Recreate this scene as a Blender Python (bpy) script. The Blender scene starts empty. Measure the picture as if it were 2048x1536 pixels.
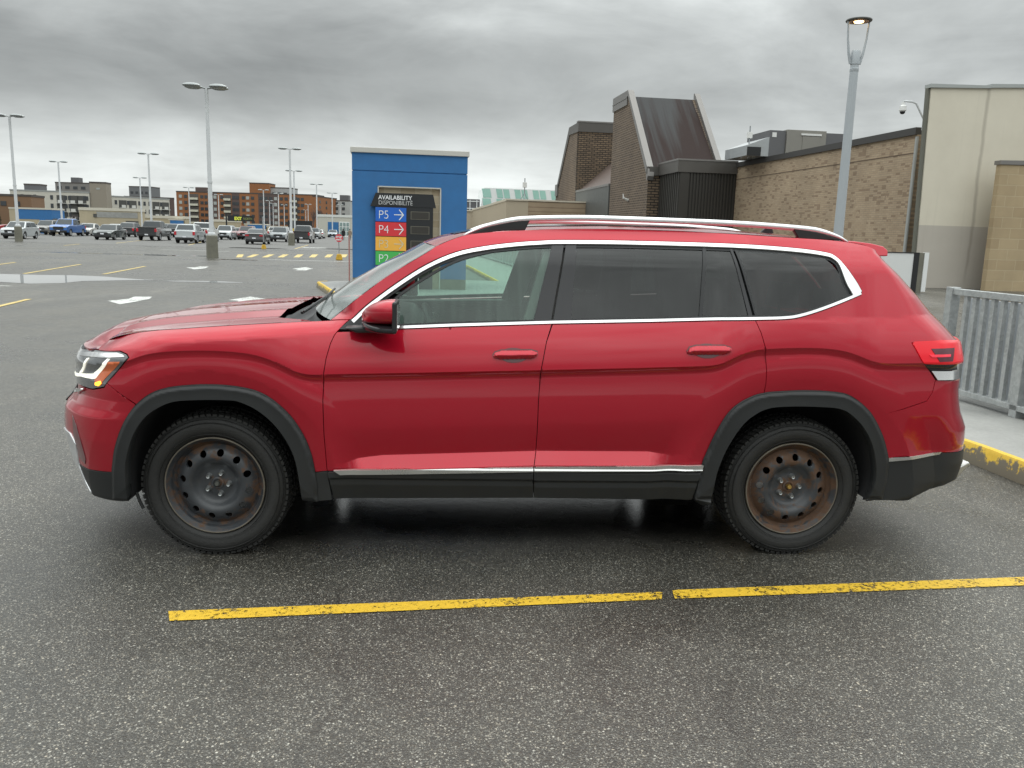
import bpy, math, random
import numpy as np
from math import sin, cos, pi, radians, atan2, hypot
from mathutils import Vector, Matrix
from mathutils.geometry import delaunay_2d_cdt
random.seed(7)
sc = bpy.context.scene
col = sc.collection

# ------------------------------------------------------------------ camera
CAM = Vector((1.16604, -3.99133, 1.65240))
def cam_axes(p, r, yaw):
    f = Vector((sin(yaw)*cos(p), cos(yaw)*cos(p), -sin(p)))
    rt = Vector((cos(yaw), -sin(yaw), 0)); up = rt.cross(f)
    return rt*cos(r)+up*sin(r), -rt*sin(r)+up*cos(r), f
cR, cU, cF = cam_axes(0.179951, 0.028685, 0.076340)
cd = bpy.data.cameras.new('camera'); cam = bpy.data.objects.new('camera', cd); col.objects.link(cam)
M = Matrix((cR, cU, -cF)).transposed().to_4x4(); M.translation = CAM
cam.matrix_world = M
cd.sensor_width = 36; cd.lens = 1649.67/2048*36; cd.clip_end = 3000; cd.clip_start = 0.05
sc.camera = cam

# ------------------------------------------------------------------ node helper
class N:
    def __init__(s, nt): s.t = nt
    def n(s, typ, **kw):
        nd = s.t.nodes.new(typ)
        for k, v in kw.items():
            if k.startswith('_'): setattr(nd, k[1:], v)
            elif k.startswith('i'):
                key = k[1:]
                sock = nd.inputs[int(key)] if key.isdigit() else nd.inputs[key.replace('_', ' ')]
                if isinstance(v, bpy.types.NodeSocket): s.t.links.new(v, sock)
                else: sock.default_value = v
        return nd
    def l(s, a, b): s.t.links.new(a, b)
    def math(s, op, a, b=0.0, c=None, clamp=False):
        nd = s.t.nodes.new('ShaderNodeMath'); nd.operation = op; nd.use_clamp = clamp
        for i, v in enumerate((a, b, c)):
            if v is None: continue
            if isinstance(v, bpy.types.NodeSocket): s.t.links.new(v, nd.inputs[i])
            else: nd.inputs[i].default_value = v
        return nd.outputs[0]
    def mix(s, f, a, b):
        nd = s.t.nodes.new('ShaderNodeMix'); nd.data_type = 'RGBA'
        for sk, v in ((nd.inputs[0], f), (nd.inputs[6], a), (nd.inputs[7], b)):
            if isinstance(v, bpy.types.NodeSocket): s.t.links.new(v, sk)
            else: sk.default_value = v if not isinstance(v, tuple) or len(v) == 4 else (*v, 1)
        return nd.outputs[2]
    def ramp(s, f, stops, interp='LINEAR'):
        nd = s.t.nodes.new('ShaderNodeValToRGB'); cr = nd.color_ramp; cr.interpolation = interp
        while len(cr.elements) < len(stops): cr.elements.new(0.5)
        for e, (p, c) in zip(cr.elements, stops):
            e.position = p; e.color = (c, c, c, 1) if not isinstance(c, tuple) else (*c, 1)
        s.t.links.new(f, nd.inputs[0]); return nd.outputs[0]
    def noise(s, vec, scale, detail=4, rough=.55, dist=0.0, out=0):
        nd = s.n('ShaderNodeTexNoise', iScale=scale, iDetail=detail, iRoughness=rough, iDistortion=dist)
        if vec is not None: s.l(vec, nd.inputs['Vector'])
        return nd.outputs[out]

# ------------------------------------------------------------------ world : overcast cloud deck over a Nishita sky
SUN_EL, SUN_ROT = radians(58), radians(15)
w = bpy.data.worlds.new('World'); sc.world = w; w.use_nodes = True
nt = w.node_tree; nt.nodes.clear(); g = N(nt)
sky = g.n('ShaderNodeTexSky', _sky_type='NISHITA', _sun_disc=False, _sun_elevation=SUN_EL, _sun_rotation=SUN_ROT)
bg1 = g.n('ShaderNodeBackground', iColor=sky.outputs[0], iStrength=0.08)
tc = g.n('ShaderNodeTexCoord'); sp = g.n('ShaderNodeSeparateXYZ', iVector=tc.outputs['Generated'])
zc_ = g.math('MAXIMUM', sp.outputs[2], 0.0)
den = g.math('ADD', zc_, 0.10)
cx_ = g.math('DIVIDE', sp.outputs[0], den); cy_ = g.math('DIVIDE', sp.outputs[1], den)
cv_ = g.n('ShaderNodeCombineXYZ', iX=cx_, iY=g.math('MULTIPLY', cy_, 1.0), iZ=0.0).outputs[0]
mp_ = g.n('ShaderNodeMapping', iVector=tc.outputs['Generated'], iScale=(1, 1, 2.3)); n1 = g.noise(mp_.outputs[0], 2.1, 6, .55, .3); n2 = g.mix(.35, g.noise(mp_.outputs[0], 4.4, 6, .54, .5), g.noise(cv_, 1.3, 6, .6, .5))
# elevation of each cloud band, wobbled by the noise
zz = g.math('ADD', zc_, g.math('MULTIPLY', g.math('SUBTRACT', n1, 0.5), 0.20))
zz = g.math('ADD', zz, g.math('MULTIPLY', g.math('SUBTRACT', n2, 0.5), 0.09))
left = g.ramp(zz, [(0.0, .84), (0.035, .86), (0.075, .74), (0.11, .56), (0.15, .40), (0.20, .38), (0.26, .52), (0.34, .85), (0.55, 1.9), (1.0, 2.5)])
right = g.ramp(zz, [(0.0, .82), (0.05, .74), (0.09, .58), (0.13, .54), (0.18, .60), (0.25, .58), (0.34, .9), (0.55, 1.9), (1.0, 2.5)])
az = g.math('MULTIPLY', g.math('ADD', sp.outputs[0], 0.02), 1.9, clamp=True)
cl = g.mix(az, left, right)
br = g.math('ADD', 0.20, g.math('MULTIPLY', n2, 1.72))
clc = g.n('ShaderNodeVectorMath', _operation='SCALE'); g.l(cl, clc.inputs[0]); g.l(br, clc.inputs['Scale'])
tint = g.n('ShaderNodeMix', _data_type='RGBA', _blend_type='MULTIPLY'); tint.inputs[0].default_value = 1
g.l(clc.outputs[0], tint.inputs[6]); tint.inputs[7].default_value = (.945, .99, .975, 1)
bg2 = g.n('ShaderNodeBackground', iColor=tint.outputs[2], iStrength=1.0)
mx = g.n('ShaderNodeMixShader', iFac=0.95); g.l(bg1.outputs[0], mx.inputs[1]); g.l(bg2.outputs[0], mx.inputs[2])
out = g.n('ShaderNodeOutputWorld'); g.l(mx.outputs[0], out.inputs[0])
# ------------------------------------------------------------------ sun (soft, overcast)
sd = bpy.data.lights.new('sun', 'SUN'); sd.energy = 0.5; sd.angle = radians(30); sd.color = (1, .97, .92)
so = bpy.data.objects.new('sun', sd); col.objects.link(so)
so.rotation_euler = (radians(90-58), 0, radians(165))
sc.view_settings.view_transform = 'Standard'; sc.view_settings.look = 'None'
sc.view_settings.exposure = 0.0; sc.view_settings.gamma = 1.0

# ------------------------------------------------------------------ materials
def newmat(name):
    m = bpy.data.materials.new(name); m.use_nodes = True
    nt = m.node_tree; b = nt.nodes['Principled BSDF']; return m, N(nt), b
def setb(b, c=None, r=None, m=None, sp=None, coat=None, cr=None, em=None, es=None, tr=None, ior=None):
    I = b.inputs
    if c is not None: I['Base Color'].default_value = (*c, 1)
    if r is not None: I['Roughness'].default_value = r
    if m is not None: I['Metallic'].default_value = m
    if sp is not None: I['Specular IOR Level'].default_value = sp
    if coat is not None: I['Coat Weight'].default_value = coat
    if cr is not None: I['Coat Roughness'].default_value = cr
    if em is not None: I['Emission Color'].default_value = (*em, 1)
    if es is not None: I['Emission Strength'].default_value = es
MC = {}
def mat(name, c, r=.6, m=0., var=.0, vs=3., sp=.5, coat=0., bump=0., bs=60., em=None, es=0.):
    """plain material with procedural mottling"""
    if name in MC: return MC[name]
    mt, g, b = newmat(name); setb(b, c, r, m, sp, coat, .05, em, es)
    if var > 0 or bump > 0:
        tc = g.n('ShaderNodeTexCoord').outputs['Object']
    if var > 0:
        n = g.noise(tc, vs, 6, .6)
        f = g.math('MULTIPLY_ADD', g.math('SUBTRACT', n, .5), var*2.2, 1.0)
        v = g.n('ShaderNodeVectorMath', _operation='SCALE'); v.inputs[0].default_value = c; g.l(f, v.inputs['Scale'])
        g.l(v.outputs[0], b.inputs['Base Color'])
        g.l(g.math('MULTIPLY_ADD', g.math('SUBTRACT', n, .5), .25, r, clamp=True), b.inputs['Roughness'])
    if bump > 0:
        bn = g.n('ShaderNodeBump', iStrength=bump, iDistance=.01, iHeight=g.noise(tc, bs, 4)); g.l(bn.outputs[0], b.inputs['Normal'])
    MC[name] = mt; return mt

def mat_asphalt(name='asphalt'):
    mt, g, b = newmat(name)
    tc = g.n('ShaderNodeTexCoord').outputs['Object']
    big = g.noise(tc, .22, 5, .6); mid = g.noise(tc, 1.7, 5, .6, .4)
    mp = g.n('ShaderNodeMapping', iVector=tc, iScale=(.5, .12, 1)); streak = g.noise(mp.outputs[0], .8, 5, .6, 1.2)
    v1 = g.n('ShaderNodeTexVoronoi', iVector=tc, iScale=138.0); v2 = g.n('ShaderNodeTexVoronoi', iVector=tc, iScale=240.0)
    s1 = g.n('ShaderNodeSeparateColor', iColor=v1.outputs['Color']); s2 = g.n('ShaderNodeSeparateColor', iColor=v2.outputs['Color'])
    chip = g.ramp(s1.outputs[0], [(0, .018), (.60, .028), (.82, .045), (.925, .09), (.98, .24), (1, .36)])
    in1 = g.ramp(v1.outputs['Distance'], [(0, 1.0), (.42, 1.0), (.62, 0.22)])
    fine = g.ramp(s2.outputs[1], [(0, .015), (.68, .030), (.9, .07), (1, .24)])
    c = g.mix(.5, g.mix(in1, (.012, .012, .012), chip), fine)
    warm = g.mix(g.ramp(s1.outputs[2], [(.5, 0.0), (1, 1.0)]), (1.04, 1.0, .87), (1.10, .99, .79))
    m = g.n('ShaderNodeMix', _data_type='RGBA', _blend_type='MULTIPLY'); m.inputs[0].default_value = 1
    g.l(c, m.inputs[6]); g.l(warm, m.inputs[7])
    k = g.math('MULTIPLY', g.ramp(big, [(.3, .78), (.7, 1.25)]), g.ramp(mid, [(.25, .8), (.75, 1.2)]))
    k = g.math('MULTIPLY', k, g.ramp(streak, [(.3, .78), (.6, 1.12), (.72, 1.4)]))
    sc_ = g.n('ShaderNodeVectorMath', _operation='SCALE'); g.l(m.outputs[2], sc_.inputs[0]); g.l(g.math('MULTIPLY', k, 1.92), sc_.inputs['Scale'])
    vw = g.n('ShaderNodeVectorMath', _operation='ADD'); g.l(tc, vw.inputs[0]); nz = g.n('ShaderNodeTexNoise', iVector=tc, iScale=1.3, iDetail=5.); g.l(nz.outputs['Color'], vw.inputs[1])
    cr_ = g.n('ShaderNodeTexVoronoi', _feature='DISTANCE_TO_EDGE', iVector=vw.outputs[0], iScale=.19)
    crk = g.math('MULTIPLY', g.ramp(cr_.outputs['Distance'], [(0, .4), (.0022, .28), (.0040, 0.)]), g.ramp(g.noise(tc, .35, 3), [(.45, 0.), (.55, 1.)]))
    spot = g.ramp(g.noise(tc, .9, 3, .5), [(.66, 0.), (.74, .22)])
    g.l(g.mix(g.math('MAXIMUM', crk, spot), sc_.outputs[0], (.014, .012, .010)), b.inputs['Base Color'])
    wet = g.ramp(g.math('ADD', g.math('MULTIPLY', big, .6), g.math('MULTIPLY', mid, .4)), [(.38, .20), (.60, .50)])
    g.l(wet, b.inputs['Roughness']); b.inputs['Specular IOR Level'].default_value = .5
    h = g.math('ADD', g.math('MULTIPLY', v1.outputs['Distance'], -1.0), g.math('MULTIPLY', v2.outputs['Distance'], -.5))
    bn = g.n('ShaderNodeBump', iStrength=.38, iDistance=.005, iHeight=h); g.l(bn.outputs[0], b.inputs['Normal'])
    return mt

def mat_paintmark(name, colr, wear=.5, scale=9.):
    """worn road paint: worn spots are holes that show the asphalt below"""
    mt, g, b = newmat(name)
    tc = g.n('ShaderNodeTexCoord').outputs['Object']
    n = g.noise(tc, scale*3, 6, .75); n0 = g.noise(tc, scale*.25, 4); v = g.n('ShaderNodeTexVoronoi', iVector=tc, iScale=120.0)
    f = g.math('ADD', g.math('MULTIPLY', n, .75), g.math('MULTIPLY', n0, .35))
    f = g.math('ADD', f, g.math('MULTIPLY', v.outputs['Distance'], -.10))
    a = g.ramp(f, [(wear-.045, 0.0), (wear+.035, 1.0)])
    cc = g.mix(g.noise(tc, 40, 4), tuple(x*.72 for x in colr), tuple(min(1, x*1.12) for x in colr)); g.l(cc, b.inputs['Base Color'])
    b.inputs['Roughness'].default_value = .55; g.l(a, b.inputs['Alpha']); return mt

def mat_brick(name, c1, c2, mortar, bw=.22, bh=.075, speck=None, msize=.012, offs=.5, axis='x', rough=.85):
    mt, g, b = newmat(name)
    tc = g.n('ShaderNodeTexCoord').outputs['Object']; s = g.n('ShaderNodeSeparateXYZ', iVector=tc)
    u = s.outputs[0] if axis == 'x' else s.outputs[1]
    if axis == 'xy': u = g.math('ADD', s.outputs[0], s.outputs[1])
    v = g.n('ShaderNodeCombineXYZ', iX=u, iY=s.outputs[2], iZ=0.0).outputs[0]
    br = g.n('ShaderNodeTexBrick', iVector=v, iScale=1.0); br.offset = offs
    br.inputs['Color1'].default_value = (*c1, 1); br.inputs['Color2'].default_value = (*c2, 1); br.inputs['Mortar'].default_value = (*mortar, 1)
    br.inputs['Mortar Size'].default_value = msize; br.inputs['Brick Width'].default_value = bw; br.inputs['Row Height'].default_value = bh
    br.inputs['Bias'].default_value = -.1
    c = br.outputs['Color']
    if speck:
        iu = g.math('FLOOR', g.math('DIVIDE', u, bw*1.0)); iv = g.math('FLOOR', g.math('DIVIDE', s.outputs[2], bh))
        wn = g.n('ShaderNodeTexWhiteNoise', _noise_dimensions='2D', iVector=g.n('ShaderNodeCombineXYZ', iX=iu, iY=iv, iZ=0.).outputs[0])
        clump = g.noise(v, .8, 4, .7)
        th = g.math('MULTIPLY', g.math('GREATER_THAN', g.math('ADD', wn.outputs['Value'], g.math('MULTIPLY', clump, .6)), 1.13), .7)
        c = g.mix(th, c, speck)
    n = g.noise(tc, .6, 5, .6)
    sc_ = g.n('ShaderNodeVectorMath', _operation='SCALE'); g.l(c, sc_.inputs[0]); g.l(g.ramp(n, [(.3, .86), (.7, 1.12)]), sc_.inputs['Scale'])
    g.l(sc_.outputs[0], b.inputs['Base Color']); b.inputs['Roughness'].default_value = rough
    bn = g.n('ShaderNodeBump', iStrength=.5, iDistance=.01, iHeight=g.math('SUBTRACT', 1.0, br.outputs['Fac'])); g.l(bn.outputs[0], b.inputs['Normal'])
    return mt

def mat_glass(name, tint, film=.05, film_glare_c=(.3, .34, .33), rough=0.02, streaks=False):
    mt, g, b = newmat(name); nt = mt.node_tree
    tr = g.n('ShaderNodeBsdfTransparent', iColor=(*tint, 1)); gl = g.n('ShaderNodeBsdfGlossy', iColor=(1, 1, 1, 1), iRoughness=rough)
    fr = g.n('ShaderNodeFresnel', iIOR=1.5); df = g.n('ShaderNodeBsdfDiffuse', iColor=(*film_glare_c, 1))
    f = film
    if streaks:
        tc = g.n('ShaderNodeTexCoord').outputs['Object']; mp = g.n('ShaderNodeMapping', iVector=tc, iScale=(38, 1, 2.2))
        n = g.noise(mp.outputs[0], 1.0, 2, .5); sp_ = g.n('ShaderNodeSeparateXYZ', iVector=tc)
        low = g.ramp(sp_.outputs[2], [(.0, 0.), (1., 1.)])
        f = g.math('MULTIPLY', g.ramp(n, [(.42, .9), (.62, 1.2)]), film)
    m1 = g.n('ShaderNodeMixShader'); g.l(tr.outputs[0], m1.inputs[1]); g.l(df.outputs[0], m1.inputs[2])
    if isinstance(f, float): m1.inputs[0].default_value = f
    else: g.l(f, m1.inputs[0])
    m2 = g.n('ShaderNodeMixShader'); g.l(fr.outputs[0], m2.inputs[0]); g.l(m1.outputs[0], m2.inputs[1]); g.l(gl.outputs[0], m2.inputs[2])
    g.l(m2.outputs[0], nt.nodes['Material Output'].inputs[0]); return mt

def mat_paint(name, c, dirt=True):
    mt, g, b = newmat(name); setb(b, c, .38, .52, .08, 1.0, .015); b.inputs['Coat IOR'].default_value = 1.5
    tc = g.n('ShaderNodeTexCoord').outputs['Object']
    if dirt:
        s = g.n('ShaderNodeSeparateXYZ', iVector=tc)
        n = g.noise(tc, 2.2, 6, .65); mp = g.n('ShaderNodeMapping', iVector=tc, iScale=(26, 26, 70), iRotation=(0, .35, 0)); n3 = g.noise(mp.outputs[0], 1., 3, .5)
        lowz = g.ramp(s.outputs[2], [(.25, 1.0), (.62, .25), (.9, .1)])
        f = g.math('MULTIPLY', g.math('MULTIPLY', lowz, g.ramp(n, [(.35, .1), (.7, 1.)])), .22)
        f = g.math('ADD', f, g.math('MULTIPLY', g.math('MULTIPLY', g.ramp(n3, [(.70, 0.), (.78, 1.)]), g.ramp(g.noise(tc, 1.3, 2), [(.5, 0.), (.62, 1.)])), .16))
        f = g.math('MINIMUM', f, .6)
        g.l(g.mix(f, c, (.17, .085, .075)), b.inputs['Base Color'])
        g.l(g.math('MULTIPLY_ADD', f, .8, .035), b.inputs['Coat Roughness'])
    return mt
# ------------------------------------------------------------------ mesh helpers
class MB:
    def __init__(s): s.v = []; s.f = []; s.mi = []
    def add(s, vs, fs, mi=0):
        o = len(s.v); s.v += [tuple(p) for p in vs]; s.f += [tuple(i+o for i in f) for f in fs]; s.mi += [mi]*len(fs); return s
    def box(s, a, b, mi=0, M=None):
        x0, y0, z0 = a; x1, y1, z1 = b
        vs = [(x0,y0,z0),(x1,y0,z0),(x1,y1,z0),(x0,y1,z0),(x0,y0,z1),(x1,y0,z1),(x1,y1,z1),(x0,y1,z1)]
        if M: vs = [tuple(M @ Vector(p)) for p in vs]
        return s.add(vs, [(0,3,2,1),(4,5,6,7),(0,1,5,4),(1,2,6,5),(2,3,7,6),(3,0,4,7)], mi)
    def prism(s, poly, a, b, axis='y', mi=0):
        n = len(poly)
        def P(p, t): return {'y': (p[0], t, p[1]), 'x': (t, p[0], p[1]), 'z': (p[0], p[1], t)}[axis]
        vs = [P(p, a) for p in poly]+[P(p, b) for p in poly]
        return s.add(vs, [tuple(range(n-1, -1, -1)), tuple(range(n, 2*n))]+[(i, (i+1) % n, n+(i+1) % n, n+i) for i in range(n)], mi)
    def tube(s, pts, r, n=8, mi=0, caps=True):
        pts = [Vector(p) for p in pts]; rs = r if isinstance(r, (list, tuple)) else [r]*len(pts)
        rings = []; up = Vector((0, 0, 1))
        for i, p in enumerate(pts):
            t = (pts[min(i+1, len(pts)-1)]-pts[max(i-1, 0)]).normalized()
            a = t.cross(up); a = t.cross(Vector((1, 0, 0))) if a.length < .05 else a
            a.normalize(); b = a.cross(t)
            rr = rs[i]; ra, rb = rr if isinstance(rr, tuple) else (rr, rr)
            rings.append([tuple(p+a*(ra*cos(2*pi*k/n))+b*(rb*sin(2*pi*k/n))) for k in range(n)])
        vs = [q for R in rings for q in R]; fs = []
        for i in range(len(rings)-1):
            for k in range(n): fs.append((i*n+k, i*n+(k+1) % n, (i+1)*n+(k+1) % n, (i+1)*n+k))
        if caps: fs += [tuple(range(n-1, -1, -1)), tuple(range((len(rings)-1)*n, len(rings)*n))]
        return s.add(vs, fs, mi)
    def lathe(s, prof, c=(0,0,0), axis='z', n=32, mi=0):
        c = Vector(c); vs = []; fs = []
        for r, h in prof:
            for k in range(n):
                a = 2*pi*k/n
                p = {'z': Vector((r*cos(a), r*sin(a), h)), 'y': Vector((r*cos(a), h, r*sin(a))), 'x': Vector((h, r*cos(a), r*sin(a)))}[axis]
                vs.append(tuple(c+p))
        for i in range(len(prof)-1):
            for k in range(n): fs.append((i*n+k, i*n+(k+1) % n, (i+1)*n+(k+1) % n, (i+1)*n+k))
        return s.add(vs, fs, mi)
    def build(s, name, m, parent=None, smooth=False, bevel=0, loc=None, rz=None):
        me = bpy.data.meshes.new(name); me.from_pydata(s.v, [], s.f); me.update()
        for mm in (m if isinstance(m, (list, tuple)) else [m]): me.materials.append(mm)
        for p, i in zip(me.polygons, s.mi): p.material_index = i
        o = bpy.data.objects.new(name, me); col.objects.link(o)
        if smooth:
            for p in me.polygons: p.use_smooth = True
            if smooth != 'all':
                try: me.set_sharp_from_angle(angle=radians(38))
                except Exception: pass
        if bevel:
            md = o.modifiers.new('bevel', 'BEVEL'); md.width = bevel; md.segments = 2; md.limit_method = 'ANGLE'; md.angle_limit = radians(35)
        if parent: o.parent = parent
        if loc is not None: o.location = loc
        if rz is not None: o.rotation_euler = (0, 0, rz)
        return o
def tag(o, label=None, cat=None, group=None, kind=None):
    for k, v in (('label', label), ('category', cat), ('group', group), ('kind', kind)):
        if v: o[k] = v
    return o
def thing(name, label, cat, loc=(0,0,0), rz=0., group=None):
    o = bpy.data.objects.new(name, None); o.empty_display_size = .2; col.objects.link(o); o.location = loc; o.rotation_euler = (0, 0, rz)
    return tag(o, label, cat, group)
def struct(name, mb, m, **k):
    return tag(mb.build(name, m, **k), kind='structure')
def copy_tree(o, parent=None):
    c = o.copy(); col.objects.link(c)
    if parent: c.parent = parent
    for ch in list(o.children): copy_tree(ch, c)
    return c
# building frame: x' to the right, y' away along the long brick wall
PHI = atan2(.0705, .9975)
def LB(x, y, z=0.): return (CAM.x+x*cos(PHI)-y*sin(PHI), CAM.y+x*sin(PHI)+y*cos(PHI), z)
def text_mesh(txt, size, m, parent, loc, rz=0., name='lettering', extr=.004, align='LEFT', bold=0., sx=1., face='-y'):
    cu = bpy.data.curves.new(name, 'FONT'); cu.body = txt; cu.size = size; cu.extrude = extr; cu.align_x = align; cu.offset = bold
    t = bpy.data.objects.new(name, cu); col.objects.link(t)
    dg = bpy.context.evaluated_depsgraph_get(); me = bpy.data.meshes.new_from_object(t.evaluated_get(dg))
    bpy.data.objects.remove(t); me.name = name; me.materials.clear(); me.materials.append(m)
    o = bpy.data.objects.new(name, me); col.objects.link(o); o.parent = parent
    o.location = loc; o.rotation_euler = (pi/2, 0, rz); o.scale = (sx, 1, 1); return o

# common materials
ASPH = mat_asphalt()
def mat_conc(name, c, s=1.):
    mt, g, b = newmat(name); tc = g.n('ShaderNodeTexCoord').outputs['Object']
    n = g.noise(tc, 1.1*s, 7, .65); n2 = g.noise(tc, 30*s, 4, .7)
    f = g.math('ADD', g.math('MULTIPLY', n, .75), g.math('MULTIPLY', n2, .35))
    g.l(g.mix(g.ramp(f, [(.35, 0.), (.75, 1.)]), tuple(x*.68 for x in c), tuple(x*1.18 for x in c)), b.inputs['Base Color'])
    g.l(g.ramp(n, [(.35, .42), (.6, .8)]), b.inputs['Roughness'])
    bn = g.n('ShaderNodeBump', iStrength=.3, iDistance=.006, iHeight=n2); g.l(bn.outputs[0], b.inputs['Normal']); return mt
CONC = mat_conc('pavement_concrete', (.30, .30, .285)); CONCD = mat_conc('old_concrete', (.17, .165, .13), 2.)
WHITEP = mat('white_pole_paint', (.60, .62, .63), .45, var=.06, vs=2); GREYM = mat('grey_metal', (.33, .35, .36), .42, .6, var=.08)
BLACK = mat('black_plastic', (.012, .013, .014), .45); YEL = mat_paintmark('yellow_paint', (.72, .46, .035), .448, 14.)
YELF = mat_paintmark('faded_yellow_paint', (.62, .47, .16), .40, 3.); WHM = mat_paintmark('white_road_paint', (.60, .61, .58), .44, 6.)

# ------------------------------------------------------------------ ground
mb = MB(); mb.add([(-1500,-400,0),(1500,-400,0),(1500,1800,0),(-1500,1800,0)], [(0,1,2,3)]); struct('asphalt_ground', mb, ASPH)
# paler bay strip beyond the drive lane
mt, g, b = newmat('worn_asphalt'); tc = g.n('ShaderNodeTexCoord').outputs['Object']
g.l(g.mix(g.noise(tc, .35, 6, .65), (.085, .083, .078), (.135, .133, .125)), b.inputs['Base Color']); b.inputs['Roughness'].default_value = .6
LIGHTA = mt
mb = MB(); mb.add([(-140, 72, .004), (-70, 68, .004), (-20, 60.5, .004), (2, 57, .004), (2, 175, .004), (-140, 175, .004)], [(0,1,2,3,4,5)]); struct('parking_lot', mb, LIGHTA)
# pavement / island (raised slabs), yellow kerb
KX = lambda y: 5.27-.0705*y
def slab(name, poly, z, m): mb = MB(); mb.prism(poly, 0.001, z, 'z'); return struct(name, mb, m)
isl = [(-2.62,20.1),(-1.93,17.4),(-1.34,15.1),(0.2,15.4),(4.05,15.9),(4.78,5),(5.27,1.9),(5.31,1.3),(5.38,-2.5),(6.6,-2.5),(6.6,2.9),(5.5,15),(4.4,30),(2.6,56),(-.6,56),(1.95,34.7),(2.68,22.7),(0.6,22.6),(-2.2,20.6)]
slab('pavement', isl, .15, CONC)
def kerb_strip(name, line, w, m, z0=.001, z1=.154):
    """kerb stone following a line, w wide to the road side"""
    mb = MB(); pts = [Vector((*p, 0)) for p in line]; L = []; Rr = []
    for i, p in enumerate(pts):
        t = (pts[min(i+1, len(pts)-1)]-pts[max(i-1, 0)]).normalized(); nn = Vector((-t.y, t.x, 0)); L.append(p+nn*w*.55); Rr.append(p-nn*.02)
    vs = []
    for a, c in zip(L, Rr):
        e = (a-c).normalized()
        vs += [(a.x, a.y, z0), (a.x-e.x*.02, a.y-e.y*.02, z1-.03), (a.x-e.x*.035, a.y-e.y*.035, z1), (c.x, c.y, z1), (c.x, c.y, z0)]
    fs = []
    for i in range(len(pts)-1):
        for k in range(4): fs.append((i*5+k, (i+1)*5+k, (i+1)*5+k+1, i*5+k+1))
    fs += [(0,1,2,3,4), tuple(reversed([(len(pts)-1)*5+k for k in range(5)]))]
    mb.add(vs, fs); return struct(name, mb, m, smooth=True)
mt, g, b = newmat('kerb_yellow'); tc = g.n('ShaderNodeTexCoord').outputs['Object']
n = g.noise(tc, 7, 7, .75); s_ = g.n('ShaderNodeSeparateXYZ', iVector=tc)
f = g.math('ADD', n, g.math('MULTIPLY', g.math('SUBTRACT', s_.outputs[2], .13), 2.2))
g.l(g.mix(g.ramp(f, [(.40, 0.), (.46, 1.)]), (.16, .14, .10), g.mix(g.noise(tc, 30, 4), (.60, .38, .03), (.80, .54, .06))), b.inputs['Base Color']); b.inputs['Roughness'].default_value = .6
KERB = mt
def dens(p, q, n): return [(p[0]+(q[0]-p[0])*i/n, p[1]+(q[1]-p[1])*i/n) for i in range(n+1)]
kerb_strip('kerb', [(5.38,-2.5),(5.31,1.3),(5.27,1.9),(4.78,5),(4.05,15.9)], .13, KERB)
kerb_strip('kerb', [(0.2,15.4),(-1.34,15.1),(-1.93,17.4),(-2.62,20.1),(-2.2,20.6)][1:] and [(-1.34,15.1),(-1.93,17.4),(-2.62,20.1),(-2.45,20.55)], .13, KERB)
kerb_strip('kerb', [(2.68,22.7),(1.95,34.7),(-.6,56)], .13, KERB)
# painted markings
def quadm(name, pts, m, z=.005):
    mb = MB(); mb.add([(x, y, z) for x, y in pts], [tuple(range(len(pts)))]); return struct(name, mb, m)
def line(name, a, b, w, m, z=.008):
    a = Vector(a); b = Vector(b); t = (b-a).normalized(); nn = Vector((-t.y, t.x))*w/2
    return quadm(name, [tuple(a-nn), tuple(b-nn), tuple(b+nn), tuple(a+nn)], m, z)
quadm('yellow_line', [(-.035,-.560),(-.0,-.652),(2.16,-.466),(2.185,-.385)], YEL)
quadm('yellow_line', [(2.235,-.375),(2.225,-.460),(6.2,-.165),(9.0,.02),(9.0,.12),(6.2,-.065),(2.26,-.365)], YEL)
for a, b_ in [((-13.3,29.7),(-12.1,22.9)),((-10.75,29.4),(-10.0,23.6)),((-7.75,14.2),(-7.2,10.5)),((-15.9,30.0),(-15.0,25.5)),((-26.5,60.5),(-25.2,55.0)),((-16.5,60.6),(-15.6,54.8)),((-30.,84.),(-26.,66.)),((-24,83.),(-20.3,66.)),((-13.,80),(-11.2,63))]:
    line('parking_line', a, b_, .12, YELF)
quadm('white_line', [(-8.2,39.3),(-3.2,39.3),(-3.2,39.6),(-8.2,39.6)], WHM); line('white_line', (-10.7,17.8), (-9.85,17.64), .14, WHM)
line('white_line', (-17.5,51.3), (-13.2,51.1), .35, WHM)
for bar in [[(-10.34,41.52),(-10.08,41.75),(-11.14,46.56),(-11.42,46.28)],[(-9.91,41.91),(-9.64,42.14),(-10.41,47.29),(-10.7,47.0)],[(-9.21,42.52),(-8.94,42.76),(-9.66,48.05),(-9.96,47.75)],[(-8.5,43.15),(-8.22,43.4),(-8.94,48.78),(-9.24,48.47)],[(-7.74,43.82),(-7.46,44.07),(-8.17,49.55),(-8.49,49.23)],[(-7.0,44.47),(-6.7,44.74),(-7.38,50.34),(-7.71,50.02)],[(-6.23,45.15),(-5.93,45.42),(-6.55,51.18),(-6.88,50.84)],[(-5.44,45.85),(-5.13,46.13),(-5.72,52.01),(-6.07,51.66)]]:
    quadm('crossing_bar', bar, YELF)
def arrow(pts): quadm('road_arrow', pts, WHM)
arrow([(-6.15,14.21),(-5.93,14.81),(-6.04,15.42),(-5.68,15.53),(-5.52,14.93),(-5.54,14.12),(-5.61,13.48)])
arrow([(-3.84,15.05),(-3.62,16.15),(-2.89,15.32),(-3.03,14.93),(-3.1,13.6),(-3.5,13.6),(-3.58,14.92)])
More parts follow.
